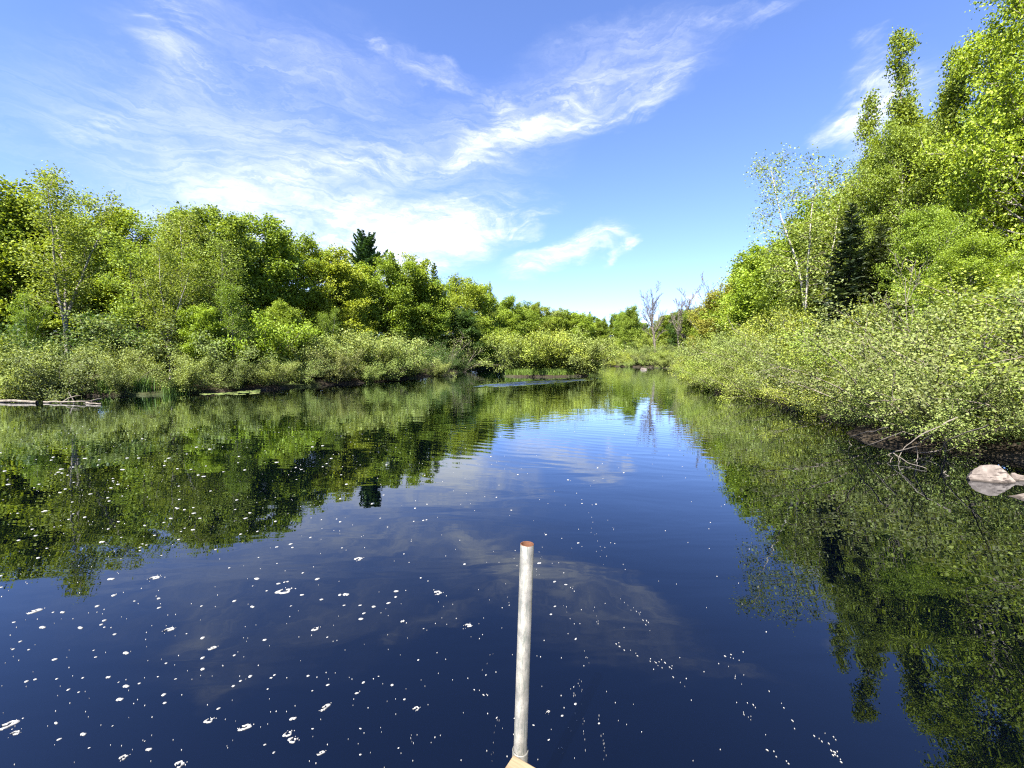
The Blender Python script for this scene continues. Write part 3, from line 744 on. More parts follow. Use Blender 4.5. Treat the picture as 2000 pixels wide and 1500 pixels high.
def W3(px, py, z=0.03):
    x, y = on_water(px, py, z); return (x, y, z)
branch_thing('driftwood_log', 'thick pale driftwood log cut by the left photo edge', 'log', [([W3(-40, 783, .05), W3(24, 783, .06), W3(72, 785, .05)], .06, .045)], 'dead', k=9)
branch_thing('driftwood_branch', 'pale forked driftwood branch lying on the water beside the log', 'branch',
             [([W3(86, 785, .04), W3(130, 785, .05), W3(168, 786, .05), W3(198, 779, .12)], .038, .02), ([W3(168, 786, .04), W3(182, 788, .03), W3(198, 789, .03)], .035, .02), ([W3(178, 783, .06), W3(197, 780, .05)], .02, .015), ([W3(170, 788, .0), W3(166, 791, .0)], .012, .008)], 'dead')
x0, y0 = on_water(114, 787)
branch_thing('arched_branch', 'thin dead branch arching out of the water right of the driftwood', 'branch',
             [([(x0, y0, -.05), (x0 + .28, y0 + .1, .16), (x0 + .5, y0 + .15, .25), (x0 + .62, y0 + .2, .25)], .025, .012), ([(x0 + .36, y0 + .12, .2), (x0 + .24, y0 + .15, .4)], .018, .01), ([(x0 + .38, y0 + .12, .2), (x0 + .46, y0 + .1, .05), (x0 + .42, y0 + .08, -.1)], .014, .01)], 'dead')
branch_thing('driftwood_stick', 'short pale stick floating right of the arching dead branch', 'stick', [([W3(163, 785, .02), W3(181, 784, .03)], .012, .03)], 'dead')
branch_thing('driftwood_stick', 'thin grey twig between the arching branch and the short pale stick', 'stick', [([W3(143, 783, .02), W3(152, 785, .04), W3(160, 782, .05)], .008, .006)], 'dead')
branch_thing('dead_branch', 'bare stick leaning on the left bank above the water', 'branch', [([W3(188, 768, .1), W3(206, 759, .25)], .014, .01)], 'dead')
# pale twigs hanging into the water at the right shore
def TW(px, py, z):
    x, y = on_water(px, py, z); return (x, y, z)
twigs = [
    ('long pale twig curling down into the water left of the boulder', [(1870, 815, .75), (1800, 850, .45), (1760, 880, .18), (1752, 895, .05), (1760, 905, -.02)]),
    ('pale twig reaching left and hooking into the water', [(1735, 835, .6), (1690, 845, .4), (1663, 852, .2), (1655, 862, .06), (1666, 872, -.02)]),
    ('pale twig lying flat on the water pointing to the boulder', [(1745, 885, .1), (1775, 905, .03), (1810, 915, .02)]),
    ('long thin twig arching across the dark gap above the boulder', [(1930, 830, .7), (1850, 860, .35), (1840, 880, .12), (1800, 884, .06), (1790, 884, .02)]),
    ('pale curled twig dipping down near the waterline roots', [(1842, 862, .3), (1850, 880, .08), (1840, 884, .04), (1870, 872, .2)]),
    ('thin twig looping over the water left of the tangle', [(1790, 872, .3), (1740, 885, .1), (1730, 890, .06), (1745, 892, .04), (1737, 908, -.02)]),
    ('low pale twig stretching along the shore above the tangle', [(1760, 845, .5), (1700, 868, .2), (1690, 872, .1)]),
    ('faint twig breaking the surface left of the boulder', [(1850, 918, -.02), (1842, 925, .03), (1862, 933, -.02)]),
    ('twig slanting from the shrubs to the water in the tangle', [(1820, 850, .5), (1790, 870, .25), (1793, 890, .06), (1788, 905, -.02)]),
    ('straight pale stick lying low on the muddy bank edge', [(1760, 842, .35), (1785, 850, .28), (1820, 858, .22)]),
]
for lab, pts in twigs:
    branch_thing('bare_twig', lab, 'twig', [([TW(*p) for p in pts], .011, .005)], 'dead', 'bare twigs hanging into the water at the right shore', k=5)
# dark arching stems where the right bank turns
rs = random.Random(3)
for k in range(5):
    bx, by = on_water(1445 + k * 9, 757)
    tip = on_water(1370 + k * 22, 735)
    branch_thing('arching_stem', ('lowest', 'second lowest', 'middle', 'second highest', 'highest')[k] + ' dark bare stem arching from the cut bank on the right', 'stem',
                 [([(bx, by, .2), (bx - .5, by - .1, .5 + k * .12), (bx - 1.2 + k * .12, by - .25, .75 + k * .3), (bx - 1.8 + k * .2, by - .3, .85 + k * .45)], .025, .008)], 'twig')

# ------------------------------------------------------------------ rocks
m, nt = new_mat('pinkish_granite'); g = G(nt)
tc = g.n('ShaderNodeTexCoord').outputs['Object']
f1, _ = g.noise(tc, 6, 6, 0.65); f2, _ = g.noise(g.mapping(tc, rot=(0.3, 0.5, 0.2), sc=(3, 3, 22)), 2, 4, 0.6); f3, _ = g.noise(tc, 55, 2, 0.6)
c = g.mix(g.rng(f1, 0.3, 0.7), (0.07, 0.058, 0.051, 1), (0.17, 0.146, 0.129, 1))
c = g.mix(g.rng(f2, 0.54, 0.62, 0, 0.85), c, (0.03, 0.024, 0.022, 1))
c = g.mix(g.rng(f3, 0.55, 0.75, 0, 0.5), c, (0.05, 0.04, 0.035, 1))
sz = g.n('ShaderNodeSeparateXYZ'); g.l(tc, sz.inputs[0])
c = g.mix(g.rng(g.math('ADD', sz.outputs['Z'], g.math('MULTIPLY', f1, 0.03)), 0.022, 0.04, 0.8, 0.0), c, (0.018, 0.014, 0.011, 1))
g.out(g.principled(c, 0.8, g.bump(g.math('ADD', f2, f1), 0.5, 0.015), 0.15)); M['rock'] = m
def rock(label, pts, loc, seed, rough=0.022, rz=0.0, group=None):
    bm = bmesh.new()
    for p in pts: bm.verts.new(p)
    bmesh.ops.convex_hull(bm, input=bm.verts)
    loose = [v for v in bm.verts if not v.link_faces]
    bmesh.ops.delete(bm, geom=loose, context='VERTS')
    bmesh.ops.triangulate(bm, faces=bm.faces)
    bmesh.ops.subdivide_edges(bm, edges=bm.edges, cuts=4, use_grid_fill=True)
    bmesh.ops.smooth_vert(bm, verts=bm.verts, factor=0.12, use_axis_x=True, use_axis_y=True, use_axis_z=True)
    for v in bm.verts:
        q = Vector(v.co) * 9 + Vector((seed * 3.1, 0, 0))
        v.co += v.normal * mnoise.fractal(q, 1.0, 2.0, 4) * rough
    me = bpy.data.meshes.new('boulder'); bm.to_mesh(me); bm.free()
    me.materials.append(M['rock'])
    o = link('boulder', me); o.location = loc; o.rotation_euler = (0, 0, rz)
    tag(o, label, 'rock', group)
    return o
bx, by = on_water(1938, 940)
rock('largest pinkish wedge shaped boulder standing in the water at the right', [(-.27, -.08, -.1), (-.3, .0, .045), (-.12, -.16, -.1), (.2, -.19, -.1), (.26, -.15, .02), (.27, .05, .0), (.19, .02, .17), (.14, -.03, .19), (-.05, .02, .185), (-.14, .06, .15), (-.2, .2, -.1), (.2, .2, -.1), (.1, .15, .14), (.0, -.17, .03)], (bx, by + .06, 0), 1).scale = (0.88, 0.9, 1.1)
bx, by = on_water(1990, 938)
rock('small pale rock just right of the large boulder', [(-.09, -.05, -.05), (.1, -.06, -.05), (.12, .05, .03), (0, .08, .075), (-.08, .02, .06), (.05, -.02, .085), (-.1, .08, -.05), (.1, .1, -.05)], (bx, by, 0), 2)
bx, by = on_water(1994, 972)
rock('half sunken orange stained rock below the large boulder', [(-.34, -.1, -.12), (.3, -.16, -.12), (-.22, .1, -.03), (0, -.02, .015), (.25, .02, .05), (.3, .12, -.05), (.12, .0, .06), (-.3, .12, -.1), (.02, -.16, -.06), (.2, .2, -.1)], (bx, by, 0), 3)
bx, by = on_water(1257, 722)
rock('distant pale rock at the water edge below the dead trees', [(-.4, -.2, -.1), (.4, -.2, -.1), (.5, .2, 0), (.1, .1, .26), (-.3, .1, .24), (.4, 0, .12), (-.4, .3, -.1), (.4, .3, -.1)], (bx, by, 0), 4, 0.05)
bx, by = on_water(1475, 777)
rock('low grey pink rock at the cut bank on the right shore', [(-.3, -.1, -.1), (.4, -.1, -.1), (.4, .2, .1), (.1, .1, .17), (-.2, .1, .12), (-.3, .2, -.1), (.4, .3, -.1)], (bx, by + .25, 0), 5, 0.02)
bx, by = on_water(1672, 846)
rock('tiny white stone in the water under the right shrubs', [(-.05, -.03, -.03), (.06, -.03, -.03), (.05, .05, .03), (0, .0, .045), (-.04, .03, .03), (0, .07, -.03)], (bx, by, 0), 6, 0.004)
bx, by = on_water(1750, 838)
rock('flat pale slab on the muddy bank behind the twig tangle', [(-.2, -.1, -.05), (.24, -.12, -.05), (.22, .1, .09), (-.16, .1, .13), (-.2, .16, -.05), (.22, .16, -.05), (.0, -.1, .06)], (bx + .08, by + .12, .12), 7, 0.01)

# ------------------------------------------------------------------ lily pads, grass
m, nt = new_mat('lily_pad'); g = G(nt)
oi = g.n('ShaderNodeObjectInfo')
g.out(g.principled(g.mix(oi.outputs['Random'], (0.1, 0.15, 0.04, 1), (0.2, 0.22, 0.08, 1)), 0.35, None, 0.5)); M['pad'] = m
def pad_mesh(r):
    bm = bmesh.new(); n = 18
    ring0 = [bm.verts.new((r * math.cos(a), r * math.sin(a), 0.004 + 0.004 * math.sin(3 * a))) for a in [0.16 + (2 * PI - 0.32) * i / (n - 1) for i in range(n)]]
    ring1 = [bm.verts.new((v.co.x * 0.97, v.co.y * 0.97, -0.004)) for v in ring0]
    c0 = bm.verts.new((0, 0, 0.003)); c1 = bm.verts.new((0, 0, -0.004))
    for i in range(n - 1):
        bm.faces.new((c0, ring0[i], ring0[i + 1])); bm.faces.new((c1, ring1[i + 1], ring1[i])); bm.faces.new((ring0[i], ring1[i], ring1[i + 1], ring0[i + 1]))
    bm.faces.new((c0, c1, ring1[0], ring0[0])); bm.faces.new((c1, c0, ring0[-1], ring1[-1]))
    me = bpy.data.meshes.new('lily_pad'); bm.to_mesh(me); bm.free(); me.materials.append(M['pad']); return me
pm = pad_mesh(0.13)
pr = random.Random(8); pads = []
while len(pads) < 46:
    t = pr.uniform(0, 1); px = 392 + 112 * t; py = 768 - 3 * t + pr.gauss(0, 1.6)
    x, y = on_water(px, py)
    if land_sd(np.array([x]), np.array([y]))[0] > -0.25 or any(math.hypot(x - a, y - b) < 0.2 for a, b in pads): 
        if pr.random() < 0.02: pads.append((x, y - 0.8))
        continue
    pads.append((x, y))
for x, y in pads:
    o = link('lily_pad', pm); o.location = (x, y, 0.006); o.rotation_euler = (0, 0, pr.uniform(0, 6.28)); s = pr.uniform(0.6, 1.2); o.scale = (s, s, 1)
    tag(o, 'flat green lily pad floating in the patch off the left bank', 'lily pad', 'lily pads off the left bank')

def blades(name, pts, seed, h, label, color):
    rng = np.random.default_rng(seed); P = np.array(pts); n = len(P)
    H = h * rng.uniform(0.5, 1.2, n); a = rng.uniform(0, 2 * PI, n); w = 0.012 + 0.006 * rng.random(n)
    lean = rng.uniform(0.05, 0.45, n) * H
    sx_, sy_ = np.cos(a) * w, np.sin(a) * w
    lx, ly = np.cos(a + 1.3) * lean, np.sin(a + 1.3) * lean
    V = []
    for f, wf in ((0, 1), (0.55, 0.8), (1, 0.1)):
        for s in (-1, 1):
            V.append(np.stack([P[:, 0] + s * sx_ * wf + lx * f * f, P[:, 1] + s * sy_ * wf + ly * f * f, P[:, 2] + H * f], -1))
    V = np.stack(V, 1).reshape(-1, 3)
    b = np.arange(n)[:, None] * 6
    Q = np.concatenate([b + np.array([[0, 1, 3, 2]]), b + np.array([[2, 3, 5, 4]])])
    me = mesh_np(name, V, Q, np.tile(rng.random(n), 2)); me.materials.append(M['small_leaf'])
    o = link(name, me); o.color = rgba(color)
    tag(o, label, 'grass', None, 'stuff'); return o
gr = np.random.default_rng(4); pts = []
while len(pts) < 5200:
    x, y = gr.uniform(-1, 5.2), gr.uniform(34, 36.2)
    s = land_sd(np.array([x]), np.array([y]))[0]
    if s > 0.25: pts.append((x, y, hz(x, y)))
blades('island_grass', pts, 1, 0.42, 'bright green grass along the front of the island', (0.13, 0.2, 0.03))
pts = []
for cx_, cy_, n in [(-16.4, 18.6, 260), (-15.2, 18.9, 200), (-17.6, 18.2, 140)]:
    for _ in range(n):
        x, y = cx_ + gr.normal(0, .25), cy_ + gr.normal(0, .15); pts.append((x, y, hz(x, y)))
blades('bank_grass', pts, 2, 0.6, 'green grass tufts on the left bank behind the driftwood', (0.07, 0.13, 0.02))

# ------------------------------------------------------------------ foam on the water
m, nt = new_mat('white_foam'); g = G(nt)
tc = g.n('ShaderNodeTexCoord').outputs['Object']
f1, _ = g.noise(tc, 220, 2, 0.6)
g.out(g.principled(g.mix(g.rng(f1, 0.3, 0.7), (0.14, 0.14, 0.137, 1), (0.28, 0.28, 0.275, 1)), 0.6, g.bump(f1, 0.4, 0.002), 0.3)); M['foam'] = m
def foam_mesh(seed, lobes):
    """a lumpy low raft of bubbles about 1 unit across"""
    rng = np.random.default_rng(seed); bm = bmesh.new()
    p = np.zeros(2)
    for k in range(lobes):
        r = rng.uniform(0.3, 0.5) / (lobes ** 0.45)
        n = 10
        ph = rng.uniform(0, 6)
        el = rng.uniform(0.6, 1.0)
        ring = [(p[0] + r * math.cos(a) * (1 + .18 * math.sin(2 * a + ph)), p[1] + el * r * math.sin(a) * (1 + .15 * math.sin(3 * a + ph))) for a in [2 * PI * i / n for i in range(n)]]
        lo = [bm.verts.new((x, y, -0.05)) for x, y in ring]
        hi = [bm.verts.new((p[0] + (x - p[0]) * .8, p[1] + (y - p[1]) * .8, 0.09)) for x, y in ring]
        c = bm.verts.new((p[0], p[1], 0.13))
        for i in range(n):
            j = (i + 1) % n
            bm.faces.new((lo[i], lo[j], hi[j], hi[i])); bm.faces.new((hi[i], hi[j], c))
        a = rng.uniform(-0.7, 0.7)
        p = p + np.array([math.cos(a), math.sin(a)]) * r * 1.35
    me = bpy.data.meshes.new('foam'); bm.to_mesh(me); bm.free(); me.materials.append(M['foam'])
    for poly in me.polygons: poly.use_smooth = True
    return me
def foam_ring(seed):
    """an open curl of bubbles round a clear middle, with stray bubbles beside it"""
    rng = np.random.default_rng(seed); bm = bmesh.new(); n = 22
    gap = rng.uniform(0.5, 1.6); a0 = rng.uniform(0, 6)
    prev = None
    for i in range(n):
        a = a0 + gap / 2 + (2 * PI - gap) * i / (n - 1)
        rm = 0.31 * (1 + 0.22 * math.sin(2 * a + seed) + 0.12 * math.sin(5 * a + 2 * seed)); w = 0.105 * (1 + 0.5 * math.sin(3 * a + seed * 1.7)) * min(1.0, 0.35 + min(i, n - 1 - i) / 4)
        c, s_ = math.cos(a), math.sin(a) * 0.75
        cur = [bm.verts.new((c * (rm + k * w), s_ * (rm + k * w), z)) for k, z in ((-1, -.05), (-.6, .06), (0, .1), (.6, .06), (1, -.05))]
        if prev:
            for q in range(4): bm.faces.new((prev[q], prev[q + 1], cur[q + 1], cur[q]))
        prev = cur
    for _ in range(7):
        a, r = rng.uniform(0, 6.28), rng.uniform(.15, .75); q = rng.uniform(.02, .06)
        cx_, cy_ = r * math.cos(a), r * .7 * math.sin(a)
        ring = [bm.verts.new((cx_ + q * math.cos(t), cy_ + q * math.sin(t), -.03)) for t in np.linspace(0, 2 * PI, 7)[:-1]]
        c = bm.verts.new((cx_, cy_, .05))
        for i in range(6): bm.faces.new((ring[i], ring[(i + 1) % 6], c))
    me = bpy.data.meshes.new('foam'); bm.to_mesh(me); bm.free(); me.materials.append(M['foam'])
    for poly in me.polygons: poly.use_smooth = True
    return me
FM = [foam_mesh(i, 1) for i in range(4)] + [foam_mesh(10 + i, 2) for i in range(3)] + [foam_ring(20 + i) for i in range(4)]
fr_ = random.Random(19)
def foam(px, py, wpx, lobes, label=None):
    x, y = on_water(px, py)
    if land_sd(np.array([x]), np.array([y]))[0] > -0.1: return
    depth = y * math.cos(PITCH) + EYE * math.sin(PITCH)
    w = wpx * (0.82 if label else 0.82) / F * depth
    me = FM[fr_.randrange(4)] if lobes == 1 else FM[4 + fr_.randrange(3)] if lobes == 2 else FM[7 + fr_.randrange(4)]
    o = link('foam_patch' if label else 'foam_fleck', me)
    o.location = (x, y, 0.001); o.rotation_euler = (0, 0, fr_.uniform(0.1, 0.9)); o.scale = (w, w * fr_.uniform(0.75, 1.1), min(w, 0.05))
    if label: tag(o, label, 'foam')
    else: tag(o, 'small white fleck of foam drifting on the dark pond surface', 'foam', 'foam flecks scattered over the pond')
# larger rafts of foam
for px, py, w, lab in [(14, 1417, 40, 'largest white foam patch touching the lower left edge of the water'), (30, 1432, 20, 'flat foam patch just below the largest one at the left edge'),
    (408, 1408, 22, 'curled foam ring left of the paired foam rings'), (478, 1421, 30, 'bean shaped foam patch in the lower left water'), (562, 1434, 22, 'upper of two foam rings near the bottom of the water'),
    (571, 1446, 24, 'lower of two foam rings near the bottom of the water'), (635, 1382, 26, 'ragged foam patch above the two foam rings'), (350, 1494, 28, 'foam patch at the bottom edge of the photo'),
    (627, 1471, 18, 'round foam ring right of the bottom foam patch'), (241, 1480, 22, 'foam ring at the lower left near the bottom edge'), (554, 1155, 38, 'long ragged foam raft in the middle of the left water'),
    (301, 1129, 24, 'long thin foam raft under the left tree reflections'), (330, 1230, 24, 'double foam raft above the lower left flecks'), (68, 1194, 26, 'oval foam patch at the edge of the left tree reflection'),
    (914, 1222, 20, 'foam chain beside the pipe, upper left'), (855, 1158, 24, 'foam cluster left of the pipe top'), (700, 1092, 24, 'foam cluster far left of the pipe top'), (814, 1384, 16, 'foam blob low and left of the pipe'),
    (1070, 1391, 12, 'foam ring low and right of the pipe'), (415, 1266, 18, 'knotted foam patch above the bean shaped one'), (616, 1229, 18, 'speckled foam cluster in the middle left water')]:
    foam(px, py, w, 4, lab)
hand = [(104, 1196, 1), (121, 1196, 14), (82, 1225, 13), (156, 1226, 18), (204, 1212, 12), (198, 1220, 10), (224, 1239, 10), (40, 1253, 9), (26, 1268, 8), (107, 1288, 11), (245, 1275, 13), (396, 1246, 12),
        (396, 1285, 12), (396, 1307, 12), (517, 1250, 12), (458, 1280, 9), (489, 1321, 11), (456, 1340, 9), (470, 1330, 8), (210, 1323, 13), (245, 1340, 13), (232, 1366, 13), (320, 1357, 12), (322, 1373, 10),
        (134, 1347, 9), (154, 1352, 7), (109, 1412, 13), (52, 1331, 11), (69, 1327, 9), (111, 1326, 7), (162, 1324, 7), (427, 1384, 9), (570, 1404, 14), (710, 1333, 11), (697, 1354, 10), (766, 1338, 9), (790, 1366, 8),
        (288, 1464, 16), (116, 1444, 10), (161, 1434, 18), (535, 1470, 9), (704, 1474, 8), (215, 1131, 13), (222, 1163, 11), (310, 1169, 11), (190, 1184, 12), (311, 1187, 9), (458, 1174, 12), (492, 1185, 14),
        (501, 1130, 11), (503, 1131, 9), (620, 1131, 12), (544, 1140, 10), (562, 1136, 8), (590, 1162, 10), (628, 1171, 9), (664, 1162, 11), (674, 1161, 13), (730, 1185, 12), (759, 1178, 11), (774, 1155, 12), (773, 1166, 9),
        (785, 1214, 14), (705, 1209, 12), (711, 1198, 9), (1124, 1375, 9), (1098, 1398, 9), (1170, 1413, 8)]
for px, py, w in hand: foam(px, py, max(w, 7), 1 if w < 13 else 2)
n_f = 0
while n_f < 110:
    px, py = fr_.uniform(0, 1250), 850 + 640 * fr_.random() ** 1.1
    lim = 0.95 if px < 700 and py < 1200 else 0.5
    if px > 850 and (py < 960 or px > 1100) and fr_.random() < 0.6: continue
    if fr_.random() > lim: continue
    foam(px, py, fr_.uniform(4, 8) if py < 1000 else fr_.uniform(4, 9), 1 if fr_.random() < 0.75 else 2); n_f += 1
for _ in range(90):
    px, py = fr_.uniform(0, 760), fr_.uniform(870, 1090)
    foam(px, py, fr_.uniform(5, 10), 1 if fr_.random() < 0.85 else 2)
# specks and drawn-out threads too fine to count
rng = np.random.default_rng(77); V, Qs, k = [], [], 0
def speck(x, y, sx_, sy_, a):
    global k
    n = 6; t = np.linspace(0, 2 * PI, n, endpoint=False)
    X = np.cos(t) * sx_; Y = np.sin(t) * sy_
    ca, sa = math.cos(a), math.sin(a)
    lo = np.stack([x + X * ca - Y * sa, y + X * sa + Y * ca, np.full(n, -.001)], -1)
    hi = np.stack([x + (X * ca - Y * sa) * .7, y + (X * sa + Y * ca) * .7, np.full(n, .004)], -1)
    V.append(np.concatenate([lo, hi, [[x, y, .005]]]))
    for i in range(n):
        j = (i + 1) % n
        Qs.append((k + i, k + j, k + n + j, k + n + i))
    for i in range(0, n, 2):
        Qs.append((k + n + i, k + n + (i + 1) % n, k + n + (i + 2) % n, k + 2 * n))
    k += 2 * n + 1
for _ in range(700):
    px, py = rng.uniform(0, 1500), 830 + 670 * rng.random() ** 1.3
    if px > 1150 and rng.random() < 0.55: continue
    x, y = on_water(px, py)
    if land_sd(np.array([x]), np.array([y]))[0] > -0.3: continue
    d = math.hypot(y, EYE); s = rng.uniform(0.35, 1.0) / F * d
    speck(x, y, s, s * rng.uniform(.7, 1), rng.uniform(0, 3))
# threads: short drifting lines on the right and by the pipe
for px0, py0, px1, py1 in [(1205, 1258, 1285, 1300), (1282, 1292, 1320, 1324), (1330, 1333, 1345, 1350), (1292, 1290, 1330, 1320), (1405, 1272, 1450, 1292), (1425, 1310, 1452, 1340), (1494, 1348, 1535, 1378), (1460, 1370, 1485, 1395), (1448, 1385, 1470, 1410), (1520, 1390, 1560, 1425),
                           (1590, 1435, 1650, 1485), (1490, 1460, 1545, 1492), (1605, 1425, 1640, 1450), (1620, 1470, 1650, 1490), (1135, 1330, 1142, 1470), (1120, 1340, 1128, 1400), (1170, 1400, 1185, 1490), (960, 1275, 935, 1325), (952, 1360, 925, 1345), (975, 1400, 958, 1490),
                           (1140, 1265, 1150, 1300), (1100, 1180, 1115, 1210), (1150, 985, 1160, 1050), (1165, 1040, 1180, 1110), (1190, 1010, 1200, 1040), (800, 1430, 806, 1470), (1090, 1460, 1120, 1490), (1215, 1170, 1245, 1205), (1160, 1180, 1170, 1240), (1060, 1070, 1050, 1130), (1195, 1070, 1225, 1110), (1240, 1190, 1275, 1230)]:
    n = max(6, int(math.hypot(px1 - px0, py1 - py0) / 4))
    for i in range(n):
        if rng.random() < 0.6: continue
        f = (i + rng.uniform(-.4, .4)) / n
        px, py = px0 + (px1 - px0) * f + rng.normal(0, 2.5), py0 + (py1 - py0) * f + rng.normal(0, 2.5)
        x, y = on_water(px, py); d = math.hypot(y, EYE)
        s = rng.uniform(0.25, 0.7) / F * d
        x2, y2 = on_water(px1, py1); x1_, y1_ = on_water(px0, py0)
        speck(x, y, s * rng.uniform(1.5, 3.5), s * .45, math.atan2(y2 - y1_, x2 - x1_))
me = mesh_np('foam_specks', np.concatenate(V), np.array(Qs)); me.materials.append(M['foam'])
o = link('foam_specks', me); tag(o, 'fine specks and drawn out threads of white foam on the water', 'foam', None, 'stuff')

# ------------------------------------------------------------------ dock and pipe
m, nt = new_mat('pale_planed_timber'); g = G(nt)
tc = g.n('ShaderNodeTexCoord').outputs['Object']
f1, _ = g.noise(g.mapping(tc, sc=(2.2, 30, 30)), 2, 6, 0.6); f2, _ = g.noise(tc, 3, 3, 0.5)
c = g.mix(g.rng(f1, 0.3, 0.7), (0.13, 0.095, 0.052, 1), (0.25, 0.19, 0.112, 1)); c = g.mix(g.rng(f2, 0.45, 0.7, 0, .35), c, (0.13, 0.112, 0.09, 1))
oi = g.n('ShaderNodeObjectInfo')
c = g.mix(g.rng(oi.outputs['Random'], 0, 1, 0, 0.5), c, (0.1, 0.08, 0.055, 1))
g.out(g.principled(c, 0.75, g.bump(f1, 0.25, 0.004), 0.25)); M['timber'] = m
m, nt = new_mat('galvanised_steel'); g = G(nt)
tc = g.n('ShaderNodeTexCoord').outputs['Object']
f1, _ = g.noise(g.mapping(tc, sc=(1, 1, 0.12)), 130, 5, 0.7); f2, _ = g.noise(tc, 18, 5, 0.65); f3, _ = g.noise(g.mapping(tc, sc=(1, 1, .5)), 420, 2, 0.6)
c = g.mix(g.rng(f2, 0.35, 0.7), (0.15, 0.145, 0.13, 1), (0.24, 0.228, 0.2, 1)); c = g.mix(g.rng(f1, 0.46, 0.66, 0, .75), c, (0.08, 0.095, 0.08, 1)); c = g.mix(g.rng(f3, 0.6, 0.7, 0, .5), c, (0.1, 0.08, 0.06, 1))
g.out(g.principled(c, g.rng(f2, 0.3, 0.7, 0.42, 0.62), g.bump(f3, 0.2, 0.001), 0.5, 0.45)); M['steel'] = m
m, nt = new_mat('rust'); g = G(nt)
tc = g.n('ShaderNodeTexCoord').outputs['Object']
f1, _ = g.noise(tc, 90, 5, 0.7)
g.out(g.principled(g.mix(f1, (0.035, 0.015, 0.009, 1), (0.13, 0.062, 0.038, 1)), 0.9, g.bump(f1, 0.4, 0.002), 0.1)); M['rust'] = m

DZ = 0.41
u1 = Vector((-0.53, -0.848, 0)); u2 = Vector((0.848, -0.53, 0))
apex = Vector((0.005, 1.28, DZ))
dock = empty('dock', (apex.x, apex.y, 0), math.atan2(u2.y, u2.x))      # local +X along u2, local -Y along u1
tag(dock, 'pale timber dock whose board corner shows at the bottom beside the pipe', 'dock')
def box_mesh(name, x0, x1, y0, y1, z0, z1, bevel=0.004):
    bm = bmesh.new()
    bmesh.ops.create_cube(bm, size=1.0)
    for v in bm.verts:
        v.co = Vector(((x0 + x1) / 2 + v.co.x * (x1 - x0), (y0 + y1) / 2 + v.co.y * (y1 - y0), (z0 + z1) / 2 + v.co.z * (z1 - z0)))
    bmesh.ops.bevel(bm, geom=bm.edges[:], offset=bevel, segments=2, affect='EDGES', profile=0.6)
    me = bpy.data.meshes.new(name); bm.to_mesh(me); bm.free(); return me
bw = 0.138
for k in range(24):
    me = box_mesh('deck_board', 0.0, 1.8, -(k + 1) * (bw + .008) + .008, -k * (bw + .008), DZ - 0.036, DZ)
    me.materials.append(M['timber']); link('deck_board', me, dock)
for x0_, x1_ in ((0.02, 0.058), (0.88, 0.918), (1.742, 1.78)):
    me = box_mesh('joist', x0_, x1_, -3.4, -0.06, DZ - 0.18, DZ - 0.037); me.materials.append(M['timber']); link('joist', me, dock)
me = box_mesh('end_beam', 0.02, 1.78, -0.058, -0.02, DZ - 0.18, DZ - 0.037); me.materials.append(M['timber']); link('end_beam', me, dock)

# pipe: hollow tube, rusty inside, standing in a steel sleeve clamped to the dock corner
top = Vector((0.053, 1.425, 1.047)); bot = Vector((0.031, 1.395, 0.36))
axis_ = (top - bot).normalized()
foot = bot + axis_ * ((-1.25 - bot.z) / axis_.z)
L = (top - foot).length
ro, ri, n = 0.0238, 0.0200, 48
V, Qs, mi = [], [], []
prof = [(ro, 0.0), (ro, L - .0015), (ro - .0012, L), (ri + .0008, L), (ri, L - .0015), (ri, L - .35), (0.001, L - .35)]
for r, z in prof:
    for i in range(n):
        a = 2 * PI * i / n
        rr = r + (0.0006 if (r == ro and i in (33, 34)) else 0)          # weld seam
        V.append((rr * math.cos(a), rr * math.sin(a), z))
for s in range(len(prof) - 1):
    for i in range(n):
        j = (i + 1) % n
        Qs.append((s * n + i, s * n + j, (s + 1) * n + j, (s + 1) * n + i)); mi.append(0 if s < 1 else 1)
me = mesh_np('steel_pipe', V, Qs, smooth=False, midx=mi)
me.materials.append(M['steel']); me.materials.append(M['rust'])
me.polygons.foreach_set('use_smooth', [True] * len(me.polygons))
pipe = link('steel_pipe', me); pipe.location = foot
pipe.rotation_euler = axis_.to_track_quat('Z', 'Y').to_euler()
tag(pipe, 'upright hollow galvanised steel pipe with rusty open top at the dock corner', 'pipe')
T = Tubes()
# sleeve ring with its plate
V, Qs = [], []
prof = [(.0285, -.12), (.0285, -.003), (.0275, 0), (.0245, 0), (.0245, -.12), (.0285, -.12)]
for r, z in prof:
    for i in range(n): V.append((r * math.cos(2 * PI * i / n), r * math.sin(2 * PI * i / n), z))
for s in range(len(prof) - 1):
    for i in range(n):
        j = (i + 1) % n; Qs.append((s * n + i, s * n + j, (s + 1) * n + j, (s + 1) * n + i))
me = mesh_np('pipe_sleeve', V, Qs, smooth=True); me.materials.append(M['steel'])
sl = link('pipe_sleeve', me); 
pz = bot + axis_ * ((0.315 - bot.z) / axis_.z)
inv = (dock.matrix_world if False else None)
import mathutils
dm = mathutils.Matrix.Translation(dock.location) @ mathutils.Matrix.Rotation(dock.rotation_euler.z, 4, 'Z')
sl.parent = dock
sl.matrix_local = dm.inverted() @ (mathutils.Matrix.Translation(pz) @ axis_.to_track_quat('Z', 'Y').to_matrix().to_4x4())
loc = dm.inverted() @ pz
me = box_mesh('bracket_arm', loc.x - .012, loc.x + .012, -0.03, max(0.02, loc.y - .031), DZ - .17, DZ - .1, .001); me.materials.append(M['steel']); link('bracket_arm', me, dock)

